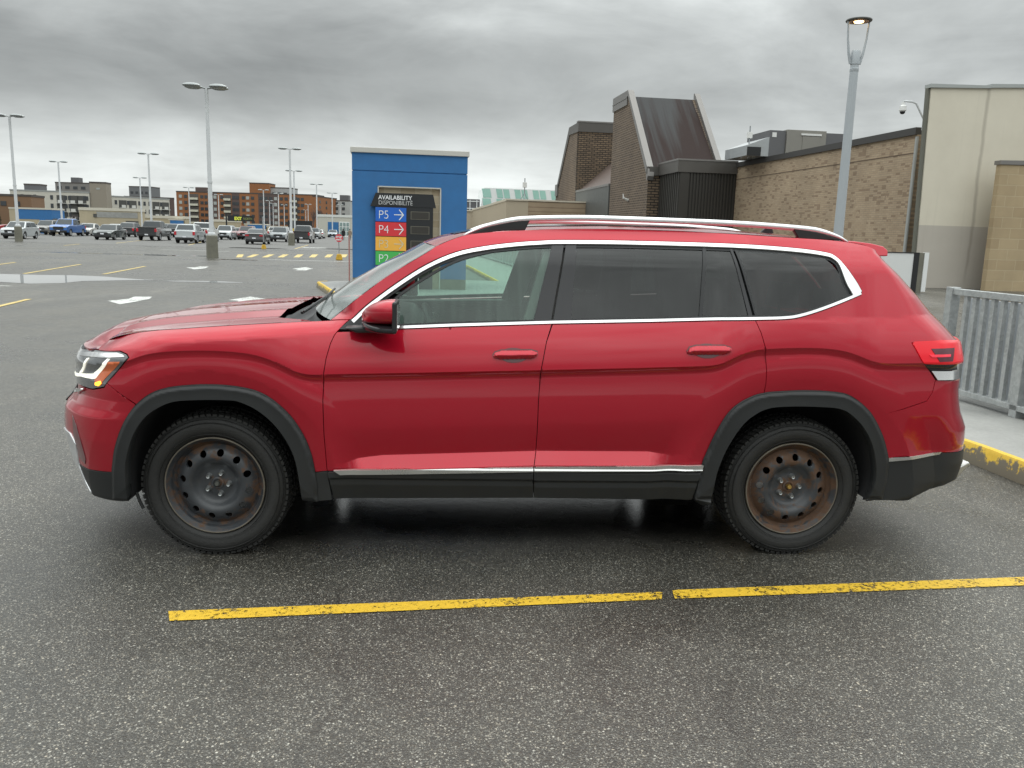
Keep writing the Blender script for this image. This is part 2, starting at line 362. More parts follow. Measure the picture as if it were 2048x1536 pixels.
arrow([(-9.19,29.38),(-8.9,29.55),(-8.98,30.47),(-8.62,30.45),(-8.35,28.97),(-8.48,28.02)]); arrow([(-5.29,30.3),(-5.05,32.15),(-4.51,30.76),(-4.6,30.24),(-4.57,29.37),(-4.96,29.15),(-5.0,30.01)])
quadm('white_line', [(-11.6,68),(-9.6,68),(-9.6,69.5),(-11.6,69.5)], WHM)
# puddles
mt, g, b = newmat('puddle_water'); setb(b, (.02, .021, .02), .015, 0, .5)
tc = g.n('ShaderNodeTexCoord').outputs['Object']; bn = g.n('ShaderNodeBump', iStrength=.04, iDistance=.004, iHeight=g.noise(tc, 9, 3)); g.l(bn.outputs[0], b.inputs['Normal'])
WATER = mt
def puddle(cx, cy, rx, ry, seed, ang=0, n=56):
    rnd = random.Random(seed); ph = [rnd.uniform(0, 6.28) for _ in range(5)]; pts = []
    for k in range(n):
        a = 2*pi*k/n; r = 1+.18*sin(2*a+ph[0])+.12*sin(3*a+ph[1])+.07*sin(5*a+ph[2])+.04*sin(9*a+ph[3])
        x, y = rx*r*cos(a), ry*r*sin(a); pts.append((cx+x*cos(ang)-y*sin(ang), cy+x*sin(ang)+y*cos(ang)))
    return quadm('puddle', pts, WATER, .004)
quadm('puddle', [(-19,22.4),(-14,22.6),(-11.5,22.5),(-10.6,22.75),(-9.6,22.5),(-9.0,22.1),(-8.2,21.6),(-7.4,21.4),(-8.3,21.0),(-9.2,20.2),(-9.3,19.2),(-9.9,18.7),(-10.6,19.0),(-11.4,19.3),(-14,18.9),(-19,19.3)], WATER, .004)
for a in [(-6.1,21.2,.9,.35,3),(-14.6,41.8,1.6,.5,5),(-12.3,42.2,.8,.35,6),(-18,42,1.8,.4,8),(-9.5,38.3,.9,.4,9),(-14,62,1.9,1.2,4),(-8,66,1.6,1.2,11)]: puddle(*a)

# wet, shiny asphalt below the car, colour darkened to deepen the under-car shade
mt, g, b = newmat('wet_shaded_asphalt'); tc = g.n('ShaderNodeTexCoord').outputs['Object']; s_ = g.n('ShaderNodeSeparateXYZ', iVector=tc)
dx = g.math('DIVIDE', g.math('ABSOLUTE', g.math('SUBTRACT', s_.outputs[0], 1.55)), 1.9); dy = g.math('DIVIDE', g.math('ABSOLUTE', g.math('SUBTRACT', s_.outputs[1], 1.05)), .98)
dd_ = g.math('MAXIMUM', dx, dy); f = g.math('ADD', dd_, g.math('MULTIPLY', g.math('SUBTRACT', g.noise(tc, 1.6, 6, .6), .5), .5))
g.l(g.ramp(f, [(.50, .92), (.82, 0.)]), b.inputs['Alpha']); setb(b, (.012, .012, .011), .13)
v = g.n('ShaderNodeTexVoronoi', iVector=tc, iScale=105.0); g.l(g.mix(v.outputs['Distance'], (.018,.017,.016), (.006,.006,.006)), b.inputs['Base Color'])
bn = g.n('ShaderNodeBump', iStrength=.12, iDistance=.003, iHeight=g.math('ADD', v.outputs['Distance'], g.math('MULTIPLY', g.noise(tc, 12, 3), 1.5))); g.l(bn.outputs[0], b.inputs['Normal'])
quadm('wet_shade_patch', [(-.6,-.1),(3.7,-.1),(3.7,2.2),(-.6,2.2)], mt, .0035)
CV={'crease':[(-1.2,0.93),(-0.75,0.95),(-0.3822,0.995),(-0.3123,1.0322),(-0.2099,1.0532),(-0.0752,1.0629),(0.062,1.0642),(0.1985,1.0546),(0.3013,1.0285),(0.3835,0.9861),(0.4383,0.9588),(0.4803,0.9524),(0.5502,0.9569),(1.0681,0.9752),(1.6102,0.9952),(2.1573,1.0168),(2.4663,1.0308),(2.5318,1.0426),(2.5871,1.0759),(2.6421,1.1057),(2.6912,1.1164),(2.7894,1.125),(2.9555,1.1319),(3.0815,1.1284),(3.1662,1.1151),(3.2255,1.0984),(3.2944,1.0678),(3.3519,1.0565),(3.569,1.063),(4.3,1.06)],'line':[(-1.2,1.03),(-0.419,1.0847),(0.4343,1.1373),(0.6015,1.1454),(0.9194,1.1749),(1.6666,1.2109),(2.6938,1.2479),(3.1809,1.261),(3.602,1.2707),(4.4,1.235)],'belt':[(-1.2,1.1),(-0.4108,1.0931),(-0.2709,1.1055),(0.4327,1.1482),(0.6772,1.1701),(0.9187,1.1887),(1.6598,1.2255),(2.6936,1.2635),(2.9235,1.2708),(3.1836,1.2813),(3.658,1.2964),(4.4,1.26)],'hoodline':[(-1.2,1.0),(-0.5423,1.0454),(-0.514,1.0747),(-0.4702,1.1),(-0.4079,1.1208),(-0.2818,1.1404),(-0.1414,1.1537),(0.0681,1.1724),(0.2795,1.1886),(0.421,1.1989),(0.5636,1.2078),(0.6635,1.2138),(4.4,1.26)],'rocker':[(-1.2,0.5),(0.3,0.5),(0.5964,0.4828),(0.6284,0.501),(0.7144,0.5333),(0.8349,0.5502),(1.6022,0.579),(2.1777,0.5803),(2.2849,0.5628),(2.3943,0.5202),(2.6,0.5),(4.4,0.5)],'nose':[(0.213,-0.7886),(0.245,-0.8227),(0.308,-0.8861),(0.388,-0.9108),(0.476,-0.9311),(0.563,-0.9447),(0.603,-0.9486),(0.663,-0.943),(0.719,-0.9343),(0.76,-0.8941),(0.81,-0.8684),(0.886,-0.8749),(0.972,-0.8622),(1.011,-0.8431),(1.057,-0.8029),(1.093,-0.7411)],'tail':[(0.283,3.6923),(0.344,3.8644),(0.394,4.0207),(0.419,4.06),(0.51,4.0822),(0.622,4.076),(0.699,4.0629),(0.787,4.0164),(0.836,4.005),(0.901,3.9953),(0.959,3.9986),(1.042,3.9923),(1.159,3.977),(1.174,3.9532),(1.228,3.9075),(1.282,3.8554),(1.391,3.7414),(1.491,3.6189),(1.576,3.5033),(1.611,3.481)]}
DD={'wsedge':[(0.5714,1.2075),(0.6848,1.3034),(0.826,1.4126),(0.9324,1.483),(1.0396,1.549),(1.0861,1.5819)],'roofedge':[(1.0861,1.5819),(1.168,1.6185),(1.2589,1.6459),(1.4096,1.6639),(1.5592,1.6755),(1.6683,1.6827),(1.9295,1.6902),(2.1738,1.692),(2.5126,1.6888),(2.8417,1.6777),(2.9529,1.6744),(3.1068,1.6697),(3.2347,1.6603),(3.3344,1.6449)],'tl_front':[(3.5296,1.1704),(3.5143,1.163),(3.5627,1.0762),(3.6196,1.0271),(3.6619,0.9738)],'seam_rb':[(3.6572,0.9636),(3.6462,0.9074),(3.6202,0.8653),(3.4945,0.8233),(3.3487,0.7838)],'fo_r':[(3.4426,0.335),(3.4542,0.4531),(3.4501,0.5393),(3.432,0.6043),(3.3998,0.6817),(3.3499,0.765),(3.3046,0.8186),(3.24,0.8683),(3.1729,0.899),(3.0773,0.91),(2.9512,0.9126),(2.7938,0.9033),(2.7507,0.8964),(2.7011,0.8835),(2.6291,0.8454),(2.5715,0.7886),(2.5175,0.6869),(2.4761,0.5784),(2.4583,0.5178),(2.4333,0.3346)],'fi_r':[(3.3566,0.3322),(3.3752,0.3794),(3.3861,0.4455),(3.375,0.537),(3.3438,0.6352),(3.2932,0.7179),(3.2206,0.7875),(3.1528,0.8223),(3.0571,0.8314),(2.8987,0.8328),(2.7724,0.8206),(2.6882,0.7753),(2.6312,0.7116),(2.5767,0.6093),(2.545,0.5199),(2.5294,0.4485),(2.5162,0.3189)],'fo_f':[(-0.4923,0.2992),(-0.4789,0.4475),(-0.4705,0.4958),(-0.4537,0.5712),(-0.4208,0.6609),(-0.3814,0.7356),(-0.3352,0.7946),(-0.2703,0.8467),(-0.2002,0.8758),(-0.1176,0.8903),(-0.0146,0.8979),(0.0889,0.8961),(0.1924,0.8817),(0.2618,0.8582),(0.3296,0.812),(0.3985,0.7404),(0.4532,0.6513),(0.4867,0.5623),(0.5036,0.4796),(0.5163,0.3972),(0.5184,0.3143)],'fi_f':[(-0.4059,0.3039),(-0.4042,0.4601),(-0.3874,0.5509),(-0.3522,0.6479),(-0.2989,0.7292),(-0.2344,0.7807),(-0.1573,0.8145),(-0.0538,0.8248),(0.0848,0.8268),(0.1545,0.8188),(0.2365,0.7799),(0.3112,0.7151),(0.3733,0.6273),(0.4131,0.5294),(0.4327,0.4098),(0.4421,0.318)],'seam_rd':[(2.6907,1.2593),(2.716,1.2017),(2.7418,1.1162),(2.7542,1.0101),(2.7552,0.9439),(2.7507,0.8964)],'dlo_low':[(2.6907,1.2593),(2.8341,1.2662),(2.9188,1.2789),(3.0481,1.3181),(3.2582,1.395)],'dlo_top':[(3.2657,1.415),(3.2347,1.4671),(3.1791,1.541),(3.1345,1.5874),(3.0783,1.6072),(2.9097,1.6241),(2.6032,1.6357),(2.0793,1.6362),(1.7405,1.6306),(1.612,1.6233),(1.4815,1.6111),(1.3318,1.5898),(1.1855,1.5565),(1.0409,1.4931),(0.8985,1.4011),(0.7581,1.2947),(0.678,1.2176)],'belt':[(1.67,1.2163),(1.4088,1.2037),(1.1622,1.1914),(0.9179,1.1769),(0.7723,1.1673),(0.6129,1.1587)],'belt_r':[(1.67,1.2163),(2.1611,1.2352),(2.6907,1.2593)],'seam_f':[(0.6129,1.1587),(0.6004,1.1411),(0.5842,1.1044),(0.5658,1.0352),(0.5549,0.9594),(0.549,0.8271),(0.5536,0.6557),(0.565,0.4818)],'seam_m':[(1.6663,1.2174),(1.6392,1.132),(1.6151,1.0052),(1.6068,0.8406),(1.6052,0.6641),(1.6034,0.576),(1.5899,0.4956)],'hoodline':[(-0.5738,1.0343),(-0.5701,1.0553),(-0.5399,1.0765),(-0.4345,1.1117),(-0.2794,1.1412),(-0.1342,1.1565),(0.0731,1.1746),(0.2813,1.1895),(0.4189,1.1976),(0.5609,1.2058),(0.6671,1.2169)],'hl_rear':[(-0.5647,1.0304),(-0.413,1.0469),(-0.3743,1.0364),(-0.3611,1.0214),(-0.4508,0.9234),(-0.4882,0.8913)],'seam_fb':[(-0.4882,0.8913),(-0.339,0.7945)],'hl_bot':[(-0.4882,0.8913),(-0.5018,0.8657),(-0.5819,0.8435),(-0.6654,0.828)],'fb_low':[(-0.4789,0.4475),(-0.6181,0.4285)],'fb_bot':[(-0.437,0.2958),(-0.5199,0.2942),(-0.5999,0.3109)],'clad_f':[(0.5033,0.4641),(0.5678,0.4715)],'door_low':[(0.5678,0.4715),(1.5892,0.493)],'door_low_r':[(1.5905,0.493),(2.455,0.4989)],'sill_bot':[(1.5977,0.337),(0.5959,0.3237)],'sill_bot_r':[(2.422,0.3268),(1.5977,0.337)],'rb_low':[(3.4482,0.5539),(3.7459,0.5842),(3.8373,0.5934)],'rb_bot':[(3.36,0.3241),(3.4632,0.3286),(3.6554,0.3869),(3.7996,0.4194)],'chrome_f':[(0.6002,0.4843),(1.5862,0.5098),(1.5869,0.4878),(0.6338,0.4607)],'chrome_r':[(1.5925,0.5099),(2.4586,0.5215),(2.4526,0.4963),(1.5932,0.4878)],'chrome_rb':[(3.4472,0.5621),(3.7452,0.5897),(3.7334,0.5761),(3.4496,0.5431)],'g_front':[(0.8424,1.262),(0.9139,1.3353),(1.0423,1.4251),(1.1872,1.5066),(1.3317,1.553),(1.4806,1.5827),(1.6708,1.6051),(1.5713,1.2202),(0.8203,1.1831),(0.7586,1.2174)],'bp_f':[(1.6709,1.6063),(1.7338,1.6105),(1.6614,1.2245),(1.5713,1.2202)],'bp_r':[(1.7427,1.6108),(1.7978,1.611),(1.7628,1.229),(1.6714,1.2247)],'g_rear':[(1.7978,1.611),(2.1774,1.6164),(2.4501,1.615),(2.4114,1.2563),(1.7628,1.229)],'g_rear2':[(2.4681,1.6142),(2.5854,1.6114),(2.6588,1.2681),(2.4292,1.2572)],'dp_r':[(2.5854,1.6114),(2.5981,1.613),(2.6813,1.2699),(2.6588,1.2681)],'g_q':[(2.6224,1.6113),(2.9019,1.599),(2.9981,1.5903),(3.0697,1.5741),(3.107,1.542),(3.166,1.4635),(3.2064,1.397),(3.0494,1.3402),(2.9185,1.2985),(2.8351,1.2845),(2.7016,1.2741)],'dp_q':[(2.608,1.6133),(2.6224,1.6113),(2.7016,1.2741),(2.6939,1.2715)],'handle_f':[(1.375,1.0643),(1.3847,1.0788),(1.4166,1.0889),(1.5624,1.0928),(1.5921,1.085),(1.5922,1.0659),(1.5675,1.0535),(1.417,1.0483),(1.38,1.0548)],'handle_r':[(2.3443,1.1018),(2.3573,1.1214),(2.3905,1.1305),(2.5318,1.1338),(2.5635,1.124),(2.5609,1.102),(2.5337,1.0913),(2.3848,1.088),(2.3493,1.0921)],'hl':[(-0.7538,0.998),(-0.5607,1.0284),(-0.412,1.0425),(-0.3788,1.0338),(-0.3662,1.0199),(-0.4511,0.9281),(-0.5017,0.8705),(-0.5778,0.8492),(-0.6538,0.8385)],'hl_chrome':[(-0.725,0.9965),(-0.5537,1.0219),(-0.4237,1.036),(-0.3919,1.0306),(-0.3797,1.0213),(-0.4586,1.0119),(-0.5609,1.0024),(-0.6976,0.9873)],'hl_v1':[(-0.606,0.9893),(-0.5919,0.9936),(-0.6575,0.912),(-0.6834,0.9037)],'hl_v2':[(-0.8056,0.874),(-0.6669,0.9063),(-0.564,0.9228),(-0.4723,1.0062),(-0.4577,1.0063),(-0.5489,0.9024),(-0.5693,0.897),(-0.6645,0.8912),(-0.8065,0.8606)],'hl_orange':[(-0.4646,0.9932),(-0.404,0.998),(-0.4402,0.9599),(-0.5033,0.8965),(-0.5154,0.876),(-0.5519,0.8756),(-0.5591,0.9009)],'hl_amber':[(-0.5515,0.8829),(-0.5192,0.8945),(-0.5121,0.8836),(-0.5319,0.8688),(-0.5521,0.8706)],'tl':[(3.5295,1.1684),(3.671,1.1762),(3.8249,1.1684),(3.7688,1.0623),(3.5761,1.0626),(3.5627,1.0787),(3.5181,1.1596)],'tl_dark':[(3.6129,1.134),(3.7491,1.138),(3.7313,1.0719),(3.6567,1.07)],'tl_bar':[(3.6005,1.1042),(3.7164,1.1072),(3.7155,1.0948),(3.6137,1.0919)],'tl_black':[(3.5772,1.0611),(3.7708,1.0606),(3.803,1.0213),(3.6271,1.022)],'tl_chrome':[(3.6301,1.0194),(3.8032,1.0174),(3.8037,0.9725),(3.6649,0.9739)],'vent':[(-0.709,0.7008),(-0.6791,0.6585),(-0.6492,0.576),(-0.6281,0.4947),(-0.6374,0.4656),(-0.6838,0.4849),(-0.7073,0.5724)]}
# ---- body surface of the red car: Y(x,z) is the lateral position of the near flank ----
W0=0.995
def ip(x,pts):
    a=np.array(pts); return np.interp(x,a[:,0],a[:,1])
def sst(t):
    t=np.clip(t,0,1); return t*t*(3-2*t)
def planc(t,m=2.5,n=2.3):
    t=np.clip(t,0,1); return W0*(1-(1-(1-t)**n)**(1/m))
LF=0.62; LR=0.34
def smooth(x,c,k=0.03):
    return (ip(x-2*k,c)+2*ip(x-k,c)+3*ip(x,c)+2*ip(x+k,c)+ip(x+2*k,c))/9
ARCH=[(0.0,0.365),(2.98,0.365)]
def LRz(z): return LR-0.21*np.clip((np.asarray(z,float)-1.30)/0.28,0,1)
def Yside(x,z):
    x=np.asarray(x,float); z=np.asarray(z,float)
    zc=smooth(x,CV['crease']); zl=smooth(x,CV['line']); zb=smooth(x,CV['belt'],.05)
    gh=sst((x-0.55)/0.15)                      # greenhouse present
    # above the crease
    t=np.maximum(z-zc,0)
    lo=np.minimum(t,np.maximum(zl-zc,.02))
    y=0.19*lo+0.60*lo**2
    y=y+0.44*np.maximum(np.minimum(z,zb)-zl,0)
    g=np.maximum(z-zb,0)*gh
    y=y+0.34*g+0.095*np.clip((z-1.50)/0.20,0,1.4)**2*gh
    zh=smooth(x,CV['hoodline'])
    y=y+(1-gh)*(0.42*np.maximum(z-np.maximum(zb,zl),0)*1.0+0.06*np.clip((z-(zh-0.07))/0.07,0,1.5)**2.5)
    # below the crease : undercut, gentle belly, tuck
    d=np.maximum(zc-z,0)
    arch=np.exp(-((x-0.0)/0.55)**4)+np.exp(-((x-2.98)/0.55)**4); arch=np.clip(arch,0,1)
    U=0.026-0.013*arch; q=np.clip(d/0.045,0,1)
    below=U*(1-(1-q)**2)
    h=np.clip((d-0.035)/0.25,0,1)
    below=below-(0.020+0.004*arch)*(1-(1-h)**2)
    zt=ip(x,CV['rocker']); dt=np.minimum(d,np.maximum(zc-zt-0.01,0.27))
    below=below+(1-arch)*0.05*np.clip((dt-0.27)/0.12,0,1.6)**1.5*0.28
    # rocker facet
    
    f=np.clip((zt-z)/0.065,0,1); on=sst((x-0.62)/0.12)*sst((2.32-x)/0.14)
    below=below-on*0.040*f-(1-on)*0.0
    below=np.where(z<0.5,below+0.25*np.maximum(0.42-z,0),below)
    y=y+below
    # wheel-arch lips: pull out and vertical next to the opening
    for ax,az in ARCH:
        r=np.hypot((x-ax)*0.97,z-az)
        s=np.clip((r-0.600)/0.13,0,1); s=np.where(z<zc,s,1.0)
        y=y*s+0.10*np.maximum(0.600-r,0)*(z<zc)
    # tail of the greenhouse and nose taper in plan
    y=y+0.035*np.clip((x-2.7)/1.1,0,1)**2*(0.3+0.9*np.clip((z-1.1)/.5,0,1))
    y=y+0.02*np.clip((-x-0.25)/0.5,0,1)**2
    return y
def Ynear(x,z):
    xf=ip(z,CV['nose']); xr=ip(z,CV['tail'])
    return Yside(x,z)+planc((x-xf)/LF)+planc((xr-x)/LRz(z),3.0,2.4)
def edge_x(z,yl,front=True):
    z=np.atleast_1d(np.asarray(z,float)); xf=ip(z,CV['nose']); xr=ip(z,CV['tail'])
    if front: a,b=xf.copy(),xf+LF
    else: a,b=xr.copy(),xr-LRz(z)
    yl=np.broadcast_to(np.asarray(yl,float),z.shape)
    for _ in range(40):
        m=(a+b)/2; c=Ynear(m,z)>yl
        a=np.where(c,m,a); b=np.where(c,b,m)
    return (a+b)/2
# ------------------------------------------------------------------ red SUV
RED = mat_paint('red_metallic_paint', (.40, .003, .018))
CLAD = mat('grey_black_cladding', (.014, .0155, .016), .48, var=.22, vs=5, bump=.08, bs=300)
CHROME = mat('satin_chrome', (.80, .80, .80), .16, 1.0); CHROME2 = mat('dull_chrome', (.62, .62, .60), .28, 1.0, var=.1, vs=8)
GLOSSB = mat('gloss_black', (.016, .016, .018), .12, sp=.45); VOID = mat('void_black', (.004, .004, .004), .9)
def pip(px, py, poly):
    inside = np.zeros(px.shape, bool); n = len(poly)
    for i in range(n):
        x0, y0 = poly[i]; x1, y1 = poly[(i+1) % n]
        c = ((y0 > py) != (y1 > py)); t = (x1-x0)*(py-y0)/((y1-y0) if y1 != y0 else 1e-12)+x0
        inside ^= c & (px < t)
    return inside
def crom(pts, k=6):
    P = [np.array(p, float) for p in pts]; P = [2*P[0]-P[1]]+P+[2*P[-1]-P[-2]]; out = []
    for i in range(1, len(P)-2):
        for j in range(k):
            t = j/k; out.append(tuple(.5*((2*P[i])+(P[i+1]-P[i-1])*t+(2*P[i-1]-5*P[i]+4*P[i+1]-P[i+2])*t*t+(3*P[i]-P[i-1]-3*P[i+1]+P[i+2])*t**3)))
    out.append(tuple(P[-2])); return out
def area(p): return .5*sum(p[i][0]*p[(i+1) % len(p)][1]-p[(i+1) % len(p)][0]*p[i][1] for i in range(len(p)))
def clean(p, eps=1e-4):
    o = []
    for q in p:
        if not o or hypot(q[0]-o[-1][0], q[1]-o[-1][1]) > eps: o.append(q)
    if hypot(o[0][0]-o[-1][0], o[0][1]-o[-1][1]) < eps: o.pop()
    return o if area(o) > 0 else o[::-1]
def resample(p, step):
    out = []
    for i in range(len(p)):
        a, b = p[i], p[(i+1) % len(p)]; k = max(1, int(hypot(b[0]-a[0], b[1]-a[1])/step))
        out += [(a[0]+(b[0]-a[0])*j/k, a[1]+(b[1]-a[1])*j/k) for j in range(k)]
    return out
def inset(p, d):
    n = len(p); out = []
    for i in range(n):
        a = np.array(p[i-1]); b = np.array(p[i]); c = np.array(p[(i+1) % n])
        e1 = b-a; e2 = c-b; e1 /= (np.linalg.norm(e1)+1e-9); e2 /= (np.linalg.norm(e2)+1e-9)
        n1 = np.array([-e1[1], e1[0]]); n2 = np.array([-e2[1], e2[0]]); m = n1+n2; l = np.linalg.norm(m)
        m = n1 if l < .3 else m/l; k = 1/max(.5, float(m@n1)); out.append(tuple(b+m*d*min(k, 1.6)))
    return out
def region(outer, holes=(), step=.02, finex=(), extra=None):
    """triangulated 2-D region; returns points (outline first), triangles, outline length"""
    o = resample(outer, step); loops = [o]+[resample(clean(h), step) for h in holes]
    pts = [q for L in loops for q in L]; edges = []; k = 0
    for L in loops: edges += [(k+i, k+(i+1) % len(L)) for i in range(len(L))]; k += len(L)
    a = np.array(o); x0, y0 = a.min(0); x1, y1 = a.max(0)
    xs = np.arange(x0+step*.5, x1, step); 
    for fa, fb in finex: xs = np.concatenate([xs, np.arange(max(x0, fa), min(x1, fb), step*.35)]) if min(x1, fb) > max(x0, fa) else xs
    ys = np.arange(y0+step*.5, y1, step*.8)
    gx, gy = np.meshgrid(np.unique(xs.round(4)), ys); gx = gx.ravel(); gy = gy.ravel()
    if extra is not None:
        zc0 = smooth(gx, CV['crease']); zt0 = ip(gx, CV['rocker']); kk = ~(((gy > zc0-.052) & (gy < zc0+.012)) | (((np.abs(gy-zt0) < .014) | (np.abs(gy-zt0+.065) < .014)) & (gx > .6) & (gx < 2.4))); gx, gy = gx[kk], gy[kk]
    if extra is not None: gx = np.concatenate([gx, extra[:, 0]]); gy = np.concatenate([gy, extra[:, 1]])
    m = pip(gx, gy, o)
    for L in loops[1:]: m &= ~pip(gx, gy, L)
    gx, gy = gx[m], gy[m]
    # keep interior points off the outline
    if len(gx):
        bp = np.array(pts); keep = np.ones(len(gx), bool)
        for i in range(0, len(gx), 4000):
            d = ((gx[i:i+4000, None]-bp[None, :, 0])**2+(gy[i:i+4000, None]-bp[None, :, 1])**2).min(1); keep[i:i+4000] = d > (step*.3)**2
        gx, gy = gx[keep], gy[keep]
    V = [Vector(p) for p in pts]+[Vector((x, y)) for x, y in zip(gx, gy)]
    r = delaunay_2d_cdt(V, edges, [], 0, 1e-6)
    rv = np.array([tuple(p) for p in r[0]]); tr = np.array([tuple(f) for f in r[2] if len(f) == 3])
    c = rv[tr].mean(1); m = pip(c[:, 0], c[:, 1], o)
    for L in loops[1:]: m &= ~pip(c[:, 0], c[:, 1], L)
    tr = tr[m]
    ar = (rv[tr[:, 1], 0]-rv[tr[:, 0], 0])*(rv[tr[:, 2], 1]-rv[tr[:, 0], 1])-(rv[tr[:, 2], 0]-rv[tr[:, 0], 0])*(rv[tr[:, 1], 1]-rv[tr[:, 0], 1])
    tr = tr[np.abs(ar) > 1e-10]; 
    return rv, tr, loops
def crease_rows():
    xs = np.arange(-.8, 4.0, .012); zc = smooth(xs, CV['crease']); zt = ip(xs, CV['rocker']); R = []
    for d in (.010, .0008, -.0008, -.006, -.012, -.018, -.024, -.030, -.038, -.048): R.append(np.stack([xs, zc+d], 1))
    m = (xs > .6) & (xs < 2.4)
    for d in (.012, .0008, -.0008, -.013, -.03, -.05, -.0642, -.0658, -.078): R.append(np.stack([xs[m], (zt+d)[m]], 1))
    return np.concatenate(R)
ROWS = crease_rows()
class Skin:
    """collects surface pieces with their own exact normals"""
    def __init__(s): s.v = []; s.n = []; s.f = []; s.mi = []; s.c = 0
    def add(s, P, Nn, F, mi=0):
        s.v.append(np.asarray(P)); s.n.append(np.asarray(Nn)); s.f += [tuple(int(i)+s.c for i in f) for f in F]; s.mi += [mi]*len(F); s.c += len(P)
    def build(s, name, mats, parent):
        v = np.concatenate(s.v); n = np.concatenate(s.n); me = bpy.data.meshes.new(name); me.from_pydata(v.tolist(), [], s.f); me.update()
        for m in (mats if isinstance(mats, (list, tuple)) else [mats]): me.materials.append(m)
        me.polygons.foreach_set('material_index', s.mi); me.polygons.foreach_set('use_smooth', [True]*len(me.polygons))
        ok = not me.validate()
        if ok: me.normals_split_custom_set_from_vertices(n.tolist())
        o = bpy.data.objects.new(name, me); col.objects.link(o); o.parent = parent; return o
def side_map(x, z):
    return np.stack([x, Ynear(x, z), z], 1)
def front_map_fn(front):
    def f(y, z): return np.stack([edge_x(z, y, front), y, z], 1)
    return f
def put(sk, kind, outer, holes=(), off=0., rim=.016, step=.02, gap=.002, mirror='both', mi=0, finex=None, bow=None, sfn=None, extra=None):
    fn = sfn or {'side': side_map, 'front': front_map_fn(True), 'rear': front_map_fn(False)}[kind]
    o = clean([tuple(p) for p in outer])
    if gap: o = inset(resample(o, .03), gap)
    if finex is None: finex = ((-1.2, -.25), (3.5, 4.3)) if kind == 'side' else ()
    rv, tr, loops = region(o, holes, step, finex, extra)
    a, b = rv[:, 0], rv[:, 1]; e = 6e-4
    P = fn(a, b); du = (fn(a+e, b)-fn(a-e, b)); dv = (fn(a, b+e)-fn(a, b-e)); Nn = np.cross(du, dv); Nn /= np.linalg.norm(Nn, axis=1)[:, None]+1e-12
    ref = np.array({'side': (0, -1, 0), 'front': (-1, -.2, 0), 'rear': (1, -.2, 0)}[kind], float)
    sgn = np.sign((Nn@ref).sum()); Nn *= sgn
    offv = off if bow is None else off+bow(a, b)
    P = P+Nn*(np.asarray(offv).reshape(-1, 1) if bow is not None else off)
    fn_ = np.cross(P[tr[:, 1]]-P[tr[:, 0]], P[tr[:, 2]]-P[tr[:, 0]]); flip = (fn_*Nn[tr[:, 0]]).sum(1) < 0
    tr = tr.copy(); tr[flip] = tr[flip][:, ::-1]
    pieces = [(P, Nn, tr)]
    if rim:
        # boundary edges -> rim
        from collections import Counter
        cnt = Counter()
        for t in tr:
            for i in range(3): cnt[(t[i], t[(i+1) % 3])] += 1
        be = [(i, j) for (i, j) in cnt if (j, i) not in cnt]
        ids = sorted({i for e_ in be for i in e_}); mp = {i: k for k, i in enumerate(ids)}
        T = np.zeros((len(ids), 3))
        for i, j in be:
            ed = P[j]-P[i]; nn = np.cross(ed, Nn[i]); nn /= np.linalg.norm(nn)+1e-9; T[mp[i]] += nn; T[mp[j]] += nn
        T /= np.linalg.norm(T, axis=1)[:, None]+1e-9
        A_ = P[ids]; B_ = P[ids]-Nn[ids]*rim; k = len(ids)
        # small rounded edge: outer ring normal blends
        RP = np.concatenate([A_, B_]); RN = np.concatenate([(T*.8+Nn[ids]*.5), T]); RN /= np.linalg.norm(RN, axis=1)[:, None]+1e-9
        RF = [(mp[j], mp[i], mp[i]+k, mp[j]+k) for i, j in be]
        pieces.append((RP, RN, RF))
    for (p, n, f) in pieces:
        if mirror in ('both', 'near'): sk.add(p, n, f, mi)
        if mirror in ('both', 'far'):
            p2 = p.copy(); p2[:, 1] = 2*W0-p2[:, 1]; n2 = n.copy(); n2[:, 1] *= -1
            sk.add(p2, n2, [tuple(reversed([int(i) for i in q])) for q in f], mi)
def patch(sk, fn, nu, nv, mi=0, off=0., mirror=True, u0=0., u1=1., v0=0., v1=1., up=(0, 0, 1)):
    u = np.linspace(u0, u1, nu); v = np.linspace(v0, v1, nv); U, V = np.meshgrid(u, v, indexing='ij'); U = U.ravel(); V = V.ravel(); e = 1e-3
    P = fn(U, V); N_ = np.cross(fn(U+e, V)-fn(U-e, V), fn(U, V+e)-fn(U, V-e)); N_ /= np.linalg.norm(N_, axis=1)[:, None]+1e-12
    if (N_@np.array(up)).sum() < 0: N_ = -N_
    P = P+N_*off; F = []
    for i in range(nu-1):
        for j in range(nv-1):
            q = (i*nv+j, (i+1)*nv+j, (i+1)*nv+j+1, i*nv+j+1)
            if np.dot(np.cross(P[q[1]]-P[q[0]], P[q[2]]-P[q[0]]), N_[q[0]]) < 0: q = q[::-1]
            F.append(q)
    sk.add(P, N_, F, mi)
    if mirror:
        P2 = P.copy(); P2[:, 1] = 2*W0-P2[:, 1]; N2 = N_.copy(); N2[:, 1] *= -1; sk.add(P2, N2, [q[::-1] for q in F], mi)

